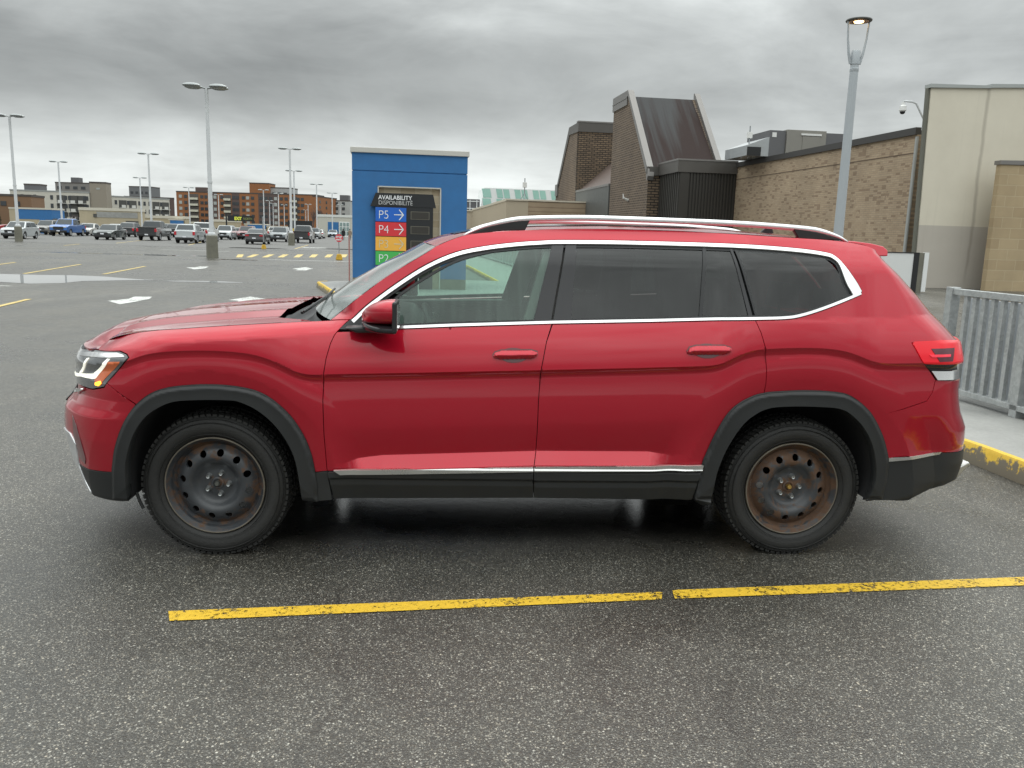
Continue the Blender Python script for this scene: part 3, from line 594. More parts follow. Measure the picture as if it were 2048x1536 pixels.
CAR = thing('parked_suv', 'large red SUV with black cladding, pale roof rails and rusty steel wheels in the foreground', 'SUV', (0, 0, 0))
D = DD
fo_f = crom(D['fo_f']); fi_f = crom(D['fi_f']); fo_r = crom(D['fo_r']); fi_r = crom(D['fi_r'])
roofedge = crom(D['roofedge']); dlo_top = crom(D['dlo_top'], 4); dlo_low = crom(D['dlo_low'], 4); hoodl = crom(D['hoodline'])
wsedge = crom(D['wsedge'])
def sub(c, lo, hi, key=0):
    return [p for p in c if lo <= p[key] <= hi]
YE = lambda z: .34+.12*np.clip((np.asarray(z)-1.2)/.4, 0, 1)
def rear_edge(z0, z1, n=24): zz = np.linspace(z0, z1, n); return list(zip(edge_x(zz, YE(zz), False).tolist(), zz.tolist()))
def front_edge(z0, z1, n=20): zz = np.linspace(z0, z1, n); return list(zip(edge_x(zz, .34, True).tolist(), zz.tolist()))
z_tlt = 1.165; z_tlb = .958
# --- quarter panels with cant rail and A pillars, one body mesh with the roof and the tailgate
fr_top = [p for p in fo_r if p[1] > .6 and p[0] <= 3.40]
i0 = min(range(len(fo_r)), key=lambda i: hypot(fo_r[i][0]-D['seam_rb'][-1][0], fo_r[i][1]-D['seam_rb'][-1][1]))
i1 = min(range(len(fo_r)), key=lambda i: hypot(fo_r[i][0]-D['seam_rd'][-1][0], fo_r[i][1]-D['seam_rd'][-1][1]))
body = Skin()
re_top = roofedge[-1]
quarter = wsedge+roofedge[1:]+rear_edge(1.60, z_tlt)+D['tl_front'][1:]+D['seam_rb'][:-1]+fo_r[i0:i1+1]+D['seam_rd'][::-1][1:]+dlo_low[1:]+dlo_top
put(body, 'side', quarter, step=.018, extra=ROWS)
# fixed rocker / inner black shell so that gaps read dark
shell = Skin()
# roof
reX = np.array([p[0] for p in roofedge]); reZ = np.array([p[1] for p in roofedge])
def cen_roof(x): return ip(x, [(1.0,1.593),(1.07,1.626),(1.185,1.654),(1.29,1.672),(1.6,1.705),(2.0,1.722),(2.5,1.722),(3.0,1.70),(3.3,1.668),(3.40,1.640),(3.475,1.612)])
def roof_fn(s, v):
    xe = reX[0]+(reX[-1]-reX[0])*s; ze = np.interp(xe, reX, reZ); ye = Yside(xe, ze)
    xc = 1.003+(3.475-1.003)*s; zc = (cen_roof(xc-.03)+cen_roof(xc)+cen_roof(xc+.03))/3; gq = 1-(1-np.clip(v, 0, 1))**2.6
    return np.stack([xe+(xc-xe)*gq, ye+(W0-ye)*v, ze+(zc-ze)*gq], 1)
patch(body, roof_fn, 60, 22)
# tailgate
def gate_fn(s, v):
    z = .80+(1.60-.80)*s; yl = YE(z); y = yl+(W0-yl)*v; return np.stack([edge_x(z, y, False), y, z], 1)
patch(body, gate_fn, 60, 24, up=(1, 0, 0))
def spoil_fn(s, v):   # roof spoiler lip
    top = roof_fn(np.full_like(s, 1.0), v); z = np.full_like(s, 1.60)-.0*s; yl = YE(z); y = yl+(W0-yl)*v
    low = np.stack([edge_x(z-.03, y, False)+.0, y, z-.03], 1); return top*(1-s)[:, None]+low*s[:, None]
bo = body.build('body', RED, CAR)
sp = MB(); spp = [(3.20,1.610),(3.12,1.668),(3.300,1.665),(3.39,1.656),(3.455,1.642),(3.478,1.622),(3.474,1.592),(3.40,1.590)]; ns_ = len(spp)
vs_ = [(x, .280+.42*(z-1.585), z) for x, z in spp]; vs_ += [(x, .60, z+.012) for x, z in spp]; vs_ += [(x, 2*W0-.60, z+.012) for x, z in spp]; vs_ += [(x, 2*W0-(.280+.42*(z-1.585)), z) for x, z in spp]
sp.add(vs_, [tuple(range(ns_-1, -1, -1)), tuple(range(3*ns_, 4*ns_))]+[(k*ns_+i, k*ns_+(i+1) % ns_, (k+1)*ns_+(i+1) % ns_, (k+1)*ns_+i) for k in range(3) for i in range(ns_)])
sp.build('spoiler', RED, CAR, bevel=.006)
# rear window + roof glass
gl = Skin(); patch(gl, gate_fn, 20, 16, u0=.60, u1=.93, v0=.06, v1=1, off=.004, up=(1, 0, 0)); gl.build('rear_window', GLOSSB, CAR)
gl = Skin(); patch(gl, roof_fn, 30, 14, u0=.06, u1=.62, v0=.30, v1=1, off=.003); gl.build('sunroof', GLOSSB, CAR)
# --- hood
hX = np.array([p[0] for p in hoodl]); hZ = np.array([p[1] for p in hoodl])
def hood_fn(s, v):
    s = np.clip(s, -.02, 1.02); v = np.clip(v, 0, 1.)
    xe = hX[0]+(.47-hX[0])*s; ze = np.interp(xe, hX, hZ); ye = Ynear(xe, ze)
    le = edge_x(np.full_like(v, 1.01), np.maximum(ye[0]*0+.30, .30+.695*v), True)+.006
    ye0 = float(Ynear(hX[0], hZ[0])); xle = np.where(v < .002, hX[0], edge_x(np.full_like(v, 1.014), ye0+(W0-ye0)*v, True)+.004*np.minimum(1, v*10))
    xco = .47-.20*sst(v/.25)+.02*v
    xx = xle+(xco-xle)*s
    PP = [(0,1.006),(.012,1.024),(.03,1.043),(.06,1.063),(.09,1.080),(.13,1.098),(.175,1.108),(.23,1.121),(.30,1.134),(.40,1.149),(.52,1.164),(.70,1.183),(.90,1.201),(1.1,1.216),(1.3,1.230)]
    dd = np.maximum(xx-xle, 0)*(1+.0*v); zm = (ip(np.maximum(dd-.012, 0), PP)+ip(dd, PP)+ip(dd+.012, PP))/3
    gq = 1-(1-v)**1.7; ze = np.where(v < .001, ze, np.interp(xx, hX, hZ))
    z = ze+(zm-ze)*gq
    # two long creases on the hood
    z = z+.010*np.exp(-((v-.50)/.09)**2)*sst(s*3)-.004*np.exp(-((v-.30)/.05)**2)*sst(s*3)
    y = ye+(W0-ye)*v
    return np.stack([xx, y, z], 1)
hd = Skin(); patch(hd, hood_fn, 70, 80)
def hood_lip(s, v):
    t = hood_fn(np.zeros_like(s), v); t2 = t.copy(); t2[:, 0] += .004; t2[:, 2] = np.minimum(t2[:, 2]-.03, 1.0); return t*(1-s)[:, None]+t2*s[:, None]
patch(hd, hood_lip, 3, 30, up=(-1, 0, 0)); hd.build('hood', RED, CAR)
# cowl (dark recess below the windshield)
def cowl_fn(s, v):
    a = hood_fn(np.ones_like(s), v); b = ws_fn(np.zeros_like(s), v); a[:, 2] -= .035*np.minimum(1, v*8); b[:, 2] -= .03
    p = a*(1-s)[:, None]+b*s[:, None]; p[:, 2] -= .05*np.sin(pi*np.clip(s, 0, 1))*np.minimum(1, v*6); return p
wX = np.array([p[0] for p in wsedge]); wZ = np.array([p[1] for p in wsedge])
def ws_fn(s, v):
    s_ = np.clip(s, 0, 1); xe = wX[0]+(wX[-1]-wX[0])*s_; ze = np.interp(xe, wX, wZ); ye = Yside(xe, ze)+.004
    xc = .40+(1.0-.40)*s_; zc = ip(xc, [(.40,1.225),(.426,1.248),(.594,1.365),(.764,1.467),(.891,1.533),(1.003,1.595)])
    gq = 1-(1-np.clip(v, 0, 1))**2.4
    return np.stack([xe+(xc-xe)*gq, ye+(W0-ye)*v, ze+(zc-ze)*gq], 1)
WSG = mat_glass('windshield_glass', (.62, .72, .68), .38, (.56, .62, .60), .05)  # pale film holds dirt plus a reflection painted in as diffuse colour
ck = Skin(); patch(ck, cowl_fn, 10, 70); ck.build('cowl', BLACK, CAR)
wsk = Skin(); patch(wsk, ws_fn, 24, 26); wsk.build('windshield', WSG, CAR)
# wipers
for yy, xo in ((.42, .0), (1.15, .0)):
    m_ = MB(); m_.tube([(.40,yy-.10,1.222),(.43,yy,1.243),(.47,yy+.3,1.275),(.46,yy+.58,1.285)], .008, 6); m_.tube([(.42,yy-.16,1.235),(.50,yy+.02,1.295),(.47,yy+.62,1.30)], .006, 6)
    m_.build('wiper', BLACK, CAR)
# --- fender
ifb = min(range(len(fo_f)), key=lambda i: hypot(fo_f[i][0]-D['seam_fb'][-1][0], fo_f[i][1]-D['seam_fb'][-1][1]))
izl = [i for i, p in enumerate(fo_f) if p[0] > 0 and p[1] > .465][-1]
def both(name, mk, matr, near_only=False):
    for side in ('near', 'far'):
        sk = Skin(); mk(sk, side); o = sk.build(name, matr, CAR); yield o
def panel(name, poly, matr, parent=None, **k):
    out = []
    for side in ('near', 'far'):
        p_ = parent if not isinstance(parent, tuple) else parent[0 if side == 'near' else 1]
        sk = Skin(); put(sk, 'side', poly, mirror=side, **k); out.append(sk.build(name, matr, p_ or CAR))
    return tuple(out)
fender_poly = hoodl+D['seam_f']+[D['door_low'][0],D['clad_f'][0]]+fo_f[ifb:izl+1][::-1]+D['seam_fb'][::-1][1:]+D['hl_rear'][::-1][1:]
fender = panel('front_fender', fender_poly, RED, step=.018, extra=ROWS)
door_poly = D['seam_f'][:]+[D['door_low'][0]]+[D['door_low'][1]]+D['seam_m'][::-1]+D['belt'][1:-1]
door_f = panel('front_door', door_poly, RED, step=.018, extra=ROWS)
ir = [i for i, p in enumerate(fo_r) if i >= i1 and p[1] > .50]
rdoor_poly = [D['belt_r'][0], D['belt_r'][1]]+D['seam_rd']+[fo_r[i] for i in ir[1:]]+[D['door_low_r'][1],D['door_low_r'][0]]+D['seam_m'][::-1][:-1]
door_r = panel('rear_door', rdoor_poly, RED, step=.018, extra=ROWS)
# cladding
def clfn(x, z): return np.stack([x, Ynear(x, .52+0*z)*.6-.004-.014*sst((.492-z)/.022)+.012*sst((.44-z)/.012)+.25*np.maximum(.40-z, 0), z], 1)
cl = panel('door_cladding', [D['door_low'][0],D['door_low'][1],D['sill_bot'][0],D['sill_bot'][1]], CLAD, door_f, rim=.04, step=.012, sfn=clfn)
cl = panel('door_cladding', [D['door_low_r'][0],D['door_low_r'][1],D['sill_bot_r'][0],D['sill_bot_r'][1]], CLAD, door_r, rim=.04, step=.012, sfn=clfn)
def chfn(x, z): return np.stack([x, Ynear(x, .505+0*z)*.6-.029-.006*sst((.504-z)/.010), z], 1)
panel('rocker_trim', D['chrome_f'], CHROME2, door_f, rim=.025, gap=0, step=.008, sfn=chfn)
panel('rocker_trim', D['chrome_r'], CHROME2, door_r, rim=.025, gap=0, step=.008, sfn=chfn)
lowf = [p for p in fo_f if p[0] > 0 and p[1] < .47]
panel('sill_end', [D['clad_f'][0], D['clad_f'][1], (D['sill_bot'][1][0]-.004, D['sill_bot'][1][1])]+[lowf[-1]]+lowf[::-1][1:], CLAD, off=.006)
# flares
def flare(name, fo, fi, cx):
    mid = lambda x, z: 0
    def bow(a, b):   # proud and rounded towards the opening
        r = np.hypot((a-cx)*.97, b-.365); return .012+.0*r
    poly = fo+(fi[::-1] if (fi[0][0]-fo[0][0])**2 < (fi[-1][0]-fo[0][0])**2 else fi)
    q = np.array(resample(fo, .004))
    def sfn(x, z):
        d = np.sqrt(((x[:, None]-q[None, :, 0])**2+(z[:, None]-q[None, :, 1])**2).min(1))
        return np.stack([x, Ynear(x, z)-.010-.012*sst(d/.022)-.010*sst((d-.02)/.10), z], 1)
    return panel(name, poly, CLAD, off=.0, rim=.05, gap=.0, step=.011, sfn=sfn)
flare('wheel_arch_trim', fo_f, fi_f, 0.)
flare('wheel_arch_trim', fo_r, fi_r, 2.98)
# --- front bumper
fbz0 = D['fb_low'][0][1]; zhl = .848
fb = Skin()
fb_poly = D['seam_fb']+[fo_f[i] for i in range(ifb-1, -1, -1) if fo_f[i][1] > fbz0+.004]+[D['fb_low'][0]]+[(D['fb_low'][1][0], fbz0-.004)]+front_edge(fbz0-.004, zhl-.012)+[D['hl_bot'][2],D['hl_bot'][1]]
for side in ('near', 'far'): put(fb, 'side', fb_poly, mirror=side, step=.016)
def ff(z0, z1, y0=.34): return [(y0, z0), (W0, z0), (W0, z1), (y0, z1)]
put(fb, 'front', ff(.43, .80), gap=0, rim=0, step=.03); put(fb, 'front', ff(.80, 1.01, .55), gap=0, rim=0, step=.03)
bump = fb.build('front_bumper', RED, CAR)
lc = Skin(); lowb = [(p[0], p[1]) for p in fo_f if p[0] < -.3 and p[1] <= fbz0]
lc_poly = [D['fb_low'][0], (D['fb_low'][1][0], fbz0-.004)]+front_edge(fbz0-.004, .30)+[D['fb_bot'][1], D['fb_bot'][0]]+[lowb[0]]
put(lc, 'side', lc_poly, step=.016, off=.002); put(lc, 'front', ff(.235, .43), gap=0, rim=0, step=.03, off=.002)
lc.build('lower_valance', CLAD, bump)
gr = Skin(); put(gr, 'front', [(.45,.72),(W0,.70),(W0,.985),(.56,.985),(.52,.86)], off=.004, rim=.01, gap=0, step=.03); grl = gr.build('grille', BLACK, CAR)
gs = Skin(); put(gs, 'side', [(-.56,1.000),(-.56,1.030),(-.60,1.028)]+front_edge(1.014,.99,4), off=.0, rim=.01, gap=0, step=.012); put(gs, 'front', [(.34,.985),(W0,.98),(W0,1.02),(.34,1.018)], off=.001, rim=.01, gap=0, step=.02); gs.build('bonnet_gap_seal', BLACK, CAR)
for zz in (.86, .93, .975):
    c_ = Skin(); put(c_, 'front', [(.66,zz-.012),(W0,zz-.012),(W0,zz+.008),(.66,zz+.008)], off=.012, rim=.01, gap=0, step=.03); c_.build('grille_bar', CHROME, grl)
for sd_ in ('near', 'far'): c_ = Skin(); put(c_, 'side', [(D['hl_bot'][3][0]-.06,.79),(D['hl_bot'][3][0]+.02,.826),(D['hl_bot'][3][0]+.02,.838),(D['hl_bot'][3][0]-.06,.815)], off=.02, rim=.012, gap=0, step=.01, mirror=sd_); c_.build('grille_bar', CHROME, grl)
it = Skin(); put(it, 'front', [(.50,.46),(W0,.46),(W0,.60),(.46,.60)], off=.004, rim=.01, gap=0, step=.03); it.build('lower_intake', BLACK, bump)
SILV = mat('silver_trim_paint', (.62, .63, .64), .3, .5)
sk_ = Skin(); put(sk_, 'side', [(-.70,.555),(-.74,.60)]+front_edge(.60,.32,10)+[(-.62,.312),(-.665,.36),(-.70,.44)], off=.006, rim=.008, gap=0, step=.012)
put(sk_, 'front', [(.34,.33),(W0,.30),(W0,.36),(.46,.38),(.42,.56),(.34,.60)], off=.006, rim=.008, gap=0, step=.02); sk_.build('silver_trim', SILV, bump)
VENT = mat('vent_dark_red', (.10, .004, .010), .3, coat=1.)
for sd_ in ('near', 'far'):
    c_ = Skin(); put(c_, 'side', D['vent'], off=.003, rim=.002, gap=0, step=.01, mirror=sd_); c_.build('bumper_vent', VENT, bump)
# --- headlight
HLD = mat('headlight_housing', (.13, .135, .14), .12, .4, coat=1., var=.3, vs=14); LED = mat('led_strip', (.9, .9, .82), .3, em=(1, .97, .82), es=.55)
ORG = mat('orange_reflector', (.62, .13, .03), .15, coat=1., var=.15, vs=25); AMB = mat('amber_lamp', (1, .4, .05), .3, em=(1, .42, .03), es=2.6)
hlp = clean(D['hl'])
for side in ('near', 'far'):
    s_ = Skin(); put(s_, 'side', D['hl'][1:-1]+front_edge(.845, 1.008, 10), off=.004, rim=.02, gap=0, step=.012, mirror=side)
    put(s_, 'front', [(.34,.845),(.50,.86),(.57,1.0),(.34,1.008)], off=.004, rim=.02, gap=0, step=.02, mirror=side)
    hl = s_.build('headlight', HLD, CAR)
    for nm, key, m_, of in (('lamp_bezel', 'hl_chrome', CHROME, .008), ('led_strip', 'hl_v1', LED, .009), ('led_strip', 'hl_v2', LED, .008), ('side_reflector', 'hl_orange', ORG, .006), ('side_lamp', 'hl_amber', AMB, .009)):
        q_ = Skin(); put(q_, 'side', D[key], off=of, rim=.004, gap=0, step=.008, mirror=side); q_.build(nm, m_, hl)
# --- rear bumper
rb = Skin(); zb0 = D['rb_low'][0][1]
rb_poly = D['seam_rb']+[fo_r[i] for i in range(i0, 0, -1) if fo_r[i][1] > zb0+.004]+D['rb_low'][:2]+rear_edge(.575, z_tlb-.0)+[D['tl_front'][-1]]
put(rb, 'side', rb_poly, step=.016)
def fr(z0, z1): return [(YE(z0)*1., z0), (W0, z0), (W0, z1), (YE(z1)*1., z1)]
put(rb, 'rear', [(.34,.575),(W0,.575),(W0,.80),(.34,.80)], gap=0, rim=0, step=.03)
rbo = rb.build('rear_bumper', RED, CAR)
rl = Skin(); lowr = [p for p in fo_r if p[0] > 3.2 and p[1] < zb0]
rl_poly = D['rb_low'][:2]+rear_edge(.575, .40)+[(3.73,.325),D['rb_bot'][1],D['rb_bot'][0]]+[p for p in lowr if p[1] > .27]
put(rl, 'side', rl_poly, step=.016, off=.003); put(rl, 'rear', [(.34,.40),(W0,.38),(W0,.575),(.34,.575)], gap=0, rim=0, step=.03)
rl.build('lower_valance', CLAD, rbo)
for sd_ in ('near', 'far'): c_ = Skin(); put(c_, 'side', D['chrome_rb'], off=.012, rim=.01, gap=0, step=.02, mirror=sd_); c_.build('rear_chrome_strip', CHROME2, rbo)
for ya_ in (.28, 2*W0-.52): e_ = MB(); e_.prism([(3.88,.33),(4.0,.352),(4.085,.455),(4.07,.47),(3.95,.40),(3.86,.365)], ya_, ya_+.24, 'y'); e_.build('exhaust_trim', CHROME2, rbo, bevel=.008)
# --- tail lights
TLR = mat('tail_lamp_red', (.70, .004, .015), .25, sp=.3, coat=.5, em=(1, .005, .03), es=.12); TLD = mat('tail_lamp_dark', (.09, .012, .022), .2, coat=.5)
TLB = mat('tail_lamp_bright', (.80, .02, .05), .12, coat=1., em=(1, .02, .05), es=.22)
for side in ('near', 'far'):
    s_ = Skin(); put(s_, 'side', [D['tl'][6],D['tl'][0],D['tl'][1],(3.80,1.168)]+rear_edge(1.165,1.055,6)+D['tl'][4:6], off=.006, rim=.02, gap=0, step=.012, mirror=side)
    put(s_, 'rear', [(.34,1.055),(.62,1.06),(.62,1.15),(.34,1.168)], off=.006, rim=.01, gap=0, step=.02, mirror=side); tl = s_.build('tail_light', TLR, CAR)
    for nm, key, m_, of in (('dark_lens', 'tl_dark', TLD, .009), ('light_bar', 'tl_bar', TLB, .012), ('reversing_lens', 'tl_black', GLOSSB, .006), ('chrome_strip', 'tl_chrome', CHROME, .012)):
        q_ = Skin(); pts = [(min(x, float(edge_x(z, .345, False)[0])), z) for x, z in D[key]]; put(q_, 'side', pts, off=of, rim=.006, gap=0, step=.01, mirror=side); q_.build(nm, m_, tl)
# --- glass, pillars, chrome frame
GF = mat_glass('front_door_glass', (.68, .88, .79), .14, (.27, .39, .33), streaks=True)
GD = mat_glass('privacy_glass', (.12, .14, .135), .05, (.11, .13, .13), .02, streaks=True)
gw = panel('side_window', crom(D['g_front'][:7], 4)+D['g_front'][7:], GF, off=-.010, rim=0, gap=-.006, step=.03)
panel('side_window', D['g_rear'], GD, off=-.010, rim=0, gap=-.004, step=.03)
panel('side_window', D['g_rear2'], GD, off=-.010, rim=0, gap=-.004, step=.03)
panel('side_window', D['g_q'], GD, off=-.006, rim=0, gap=-.006, step=.03)
panel('window_pillar', D['bp_f'], GLOSSB, off=-.002, rim=.01, gap=.0008, step=.03)
panel('window_pillar', D['bp_r'], GLOSSB, off=-.002, rim=.01, gap=.0008, step=.03)
panel('window_pillar', [D['g_rear'][2],D['g_rear2'][0],D['g_rear2'][3],D['g_rear'][3]], BLACK, off=-.003, rim=.01, gap=0, step=.03)
panel('window_pillar', D['dp_r'], GLOSSB, off=-.002, rim=.01, gap=0.0008, step=.03)
panel('window_pillar', D['dp_q'], BLACK, off=-.004, rim=.01, gap=0, step=.03)
def ring(line, d): return inset(line, d)
def strip(name, pts, w, m, off, par=None, side_sign=1, taper=None):
    """thin moulding following a line on the flank; w to one side of the line"""
    n = len(pts); o = []
    for i, p in enumerate(pts):
        a = np.array(pts[max(i-1, 0)]); b = np.array(pts[min(i+1, n-1)]); e = b-a; e /= np.linalg.norm(e)+1e-9
        ww = w if taper is None else w*taper(i/(n-1)); o.append((p[0]-e[1]*ww*side_sign, p[1]+e[0]*ww*side_sign))
    return panel(name, list(pts)+o[::-1], m, par, off=off, rim=.012, gap=0, step=.02)
# dark rubber between chrome and paint, then chrome just inside
top_l = dlo_top[::-1]      # A pillar base -> rear
tw = lambda t: 1.0+2.2*sst((t-.84)/.10)
strip('window_seal', top_l, .034, BLACK, -.006, side_sign=-1, taper=lambda t: 1+1.3*sst((t-.84)/.1))
cin = inset(clean(list(top_l)+[(2.0,1.3)]), .0) and top_l
def shift(line, d):
    n = len(line); o = []
    for i, p in enumerate(line):
        a = np.array(line[max(i-1, 0)]); b = np.array(line[min(i+1, n-1)]); e = b-a; e /= np.linalg.norm(e)+1e-9; o.append((p[0]+e[1]*d, p[1]-e[0]*d))
    return o
strip('window_chrome', shift(top_l, .006), .0165, CHROME, .006, side_sign=-1, taper=tw)
low_l = [D['belt'][i] for i in range(len(D['belt'])-2, 0, -1)]
bl = low_l+[D['belt'][0]]+[D['belt_r'][1]]+dlo_low
strip('window_chrome', shift(bl, -.002), .013, CHROME, .007, side_sign=1)
strip('window_seal', shift(bl, -.014), .012, BLACK, -.004, side_sign=1)
strip('window_seal', crom(D['g_front'][:7], 4), .012, BLACK, -.006, side_sign=1)
# mirror sail (black triangle)
panel('mirror_base', [(.624,1.170),(.679,1.219),(.765,1.221),(.829,1.201),(.829,1.172)], BLACK, off=.004, rim=.01, gap=0, step=.02)
# --- door handles
for key, par in (('handle_f', door_f), ('handle_r', door_r)):
    hp = D[key]; 
    panel('handle_seam', inset(clean(list(hp)), -.0035), mat('shaded_red_paint', (.10, .004, .008), .3, coat=1.), par, off=.002, rim=0, gap=0, step=.02)  # dark outline, shade of the handle gap put into the red
    hq = np.array(resample(clean(list(hp)), .004))
    def hfn(x, z):
        d = np.sqrt(((x[:, None]-hq[None, :, 0])**2+(z[:, None]-hq[None, :, 1])**2).min(1)); return np.stack([x, Ynear(x, z)-.016-.016*np.sqrt(sst(d/.022)), z], 1)
    hs = panel('handle', D[key], RED, par, off=.0, rim=.016, gap=.0, step=.005, sfn=hfn)
    cx_h = sum(p[0] for p in hp)/len(hp); cz_h = sum(p[1] for p in hp)/len(hp)
    cup = [(cx_h+.070*cos(a), cz_h-.006+.036*sin(a)) for a in np.linspace(0, 2*pi, 20)[:-1]]
    panel('handle_cup_shade', cup, mat('shaded_red_paint', (.10, .004, .008), .3, coat=1.), par, off=.0035, rim=0, gap=0, step=.02)  # flat ellipse, shade of the hollow painted as a darker red
# --- mirrors
def mirror(sgn):
    Y = lambda y: y if sgn > 0 else 2*W0-y
    def shell_(z0, z1, m, nm, par):
        mb = MB(); secs = []; K = 20
        for t in np.linspace(0, 1, 9):      # from the front (bluff) to the rear opening
            x = .745+.165*t; gz = (1-(1-t)**2.2); top = 1.262+.078*gz**.8; bot = 1.182+.012*(1-gz)+.0
            yin, yout = -.045, -.045-.20*gz**.6
            if nm == 'cap': bot = 1.225
            else: top = 1.2245
            cz, hz = (top+bot)/2, (top-bot)/2; cy, hy = (yin+yout)/2, (yin-yout)/2
            secs.append([(x+.02*(1-t)*0, Y(cy+hy*abs(cos(a))**.6*(1 if cos(a) > 0 else -1)), cz+hz*abs(sin(a))**.75*(1 if sin(a) > 0 else -1)) for a in [2*pi*k/K for k in range(K)]])
        vs = [p for s in secs for p in s]; fs = []
        for i in range(len(secs)-1):
            for k in range(K): fs.append((i*K+k, i*K+(k+1) % K, (i+1)*K+(k+1) % K, (i+1)*K+k) if sgn > 0 else (i*K+k, (i+1)*K+k, (i+1)*K+(k+1) % K, i*K+(k+1) % K))
        fs += [tuple(range(K)), tuple(reversed(range((len(secs)-1)*K, len(secs)*K)))]
        mb.add(vs, fs); return mb.build(nm if par else 'side_mirror', m, par or CAR, smooth=True)
    cap = shell_(0, 0, RED, 'cap', None)
    shell_(0, 0, GLOSSB, 'mirror_foot_shell', cap)
    mb = MB(); mb.box((.90, min(Y(-.25),Y(-.04)), 1.19), (.922, max(Y(-.25),Y(-.04)), 1.335)); mb.build('mirror_rim', BLACK, cap, bevel=.01)
    mb = MB(); mb.prism([(.66,1.192),(.80,1.205),(.86,1.200),(.86,1.172),(.72,1.168)], Y(.09), Y(-.06), 'y'); mb.build('mirror_arm', BLACK, cap, bevel=.01)
    mb = MB(); mb.box((.9225, min(Y(-.235),Y(-.055)), 1.205), (.924, max(Y(-.235),Y(-.055)), 1.32)); mb.build('mirror_glass', mat('mirror_silver', (.8,.8,.8), .02, 1.), cap)
mirror(1); mirror(-1)
# --- roof rails
RAIL = mat('rail_satin', (.78, .79, .80), .25, .55)
rp = crom([(1.226,1.640),(1.333,1.686),(1.445,1.715),(1.557,1.731),(1.82,1.743),(2.083,1.744),(2.508,1.741),(2.768,1.735),(3.03,1.722),(3.119,1.710),(3.209,1.686),(3.264,1.660)], 5)
for Yr in (.33, 2*W0-.33):
    m_ = MB(); n_ = len(rp); m_.tube([(x, Yr, z) for x, z in rp], [(.018, .006+.009*min(1, min(i, n_-1-i)/10)) for i in range(n_)], 12); r_ = m_.build('roof_rail', RAIL, CAR, smooth='all')
    for pl in ([(1.26,1.648),(1.36,1.688),(1.46,1.714),(1.565,1.727),(1.54,1.672),(1.4,1.664),(1.3,1.645)], [(2.955,1.725),(3.03,1.716),(3.12,1.702),(3.23,1.668),(3.1,1.668),(2.99,1.674)]):
        m_ = MB(); m_.prism(pl, Yr-.016, Yr+.016, 'y'); m_.build('rail_foot', CLAD, r_, bevel=.004)
m_ = MB(); m_.prism([(3.02,1.69),(3.12,1.69),(3.10,1.75),(3.085,1.755)], W0-.012, W0+.012, 'y'); m_.build('roof_antenna', BLACK, CAR, bevel=.005)
# --- inner shell: wheel wells, floor, black backing
def bk(poly, **k): put(shell, 'side', poly, off=-.03, rim=0, gap=-.01, step=.04, **k)
wellf = [p for p in fi_f]; 
big = [(-.40,.95),(-.2,1.0),(.5,1.14),(.62,1.17),(3.0,1.20),(3.45,1.15),(3.75,1.10)]+[(3.80,.62),(3.45,.52)]
innr = fi_r if fi_r[0][0] > fi_r[-1][0] else fi_r[::-1]
innf = fi_f if fi_f[0][0] > fi_f[-1][0] else fi_f[::-1]
def grow(c, cx, k=1.02): return [(cx+(x-cx)*k, z if z < .5 else .5+(z-.5)*k) for x, z in c]
bk(big+[(3.42,.40)]+grow(innr, 2.98)+[(2.40,.36),(.62,.36)]+grow(innf, 0.)+[(-.46,.5),(-.6,.55),(-.62,.8)])
WELL = mat('wheel_well_liner', (.010, .010, .011), .8, var=.2)
shell.build('inner_shell', VOID, CAR)
for fi in (innf, innr):
    for (ya, yb) in ((.02, .40), (2*W0-.02, 2*W0-.40)):
        m_ = MB(); L = [(p[0], ya, p[1]) for p in fi]; R_ = [(p[0], yb, p[1]) for p in fi]; k = len(L)
        m_.add(L+R_, [(i, i+1, k+i+1, k+i) for i in range(k-1)]+[tuple(k+i for i in range(k))]); m_.build('wheel_well', WELL, CAR, smooth='all')
m_ = MB(); m_.box((-.62,.40,.36),(3.6,2*W0-.40,.50)); m_.box((.55,.10,.34),(2.42,2*W0-.10,.40)); m_.box((-.6,.5,.5),(.42,2*W0-.5,1.02)); m_.build('floor_pan', VOID, CAR)
# --- underbody pieces
m_ = MB(); m_.tube([(.1,.5,.30),(2.0,.62,.27),(2.7,.8,.30),(3.7,.6,.36)], .035, 8); m_.box((.1,.7,.22),(.6,1.3,.36)); m_.tube([(2.98,.3,.36),(2.98,1.7,.36)], .05, 8); m_.tube([(0,.3,.34),(0,1.7,.34)], .04, 8)
m_.tube([(-.40,.12,.32),(-.385,.12,.27),(-.37,.12,.235)], .008, 6); m_.build('underbody', BLACK, CAR)
# --- interior
INT = mat('interior_dark_trim', (.030, .032, .033), .65, var=.1, vs=9); INT2 = mat('interior_leather', (.045, .046, .047), .55, var=.12, vs=12); HEADL = mat('interior_headliner', (.22, .22, .21), .85, var=.05, vs=10)
m_ = MB(); m_.prism([(.50,.60),(.50,1.16),(.72,1.185),(.92,1.165),(1.0,1.08),(.94,.98),(.90,.60)], .18, 2*W0-.18, 'y'); m_.build('dashboard', INT, CAR, bevel=.02)
m_ = MB(); c0 = Vector((1.10,.52,1.09)); ax = Vector((cos(radians(25)), 0, sin(radians(25)))); u_ = Vector((0, 1, 0)); v_ = ax.cross(u_)
m_.tube([c0+u_*(.185*cos(a))+v_*(.185*sin(a)) for a in np.linspace(0, 2*pi, 33)], .016, 10, caps=False)
for a in (0, pi, -pi/2): m_.tube([c0, c0+u_*(.18*cos(a))+v_*(-.18*sin(a) if a else 0)], .014, 6)
m_.tube([c0-ax*.18, c0+ax*.01], [.03, .055], 12); m_.build('steering_wheel', INT2, CAR, smooth=True)
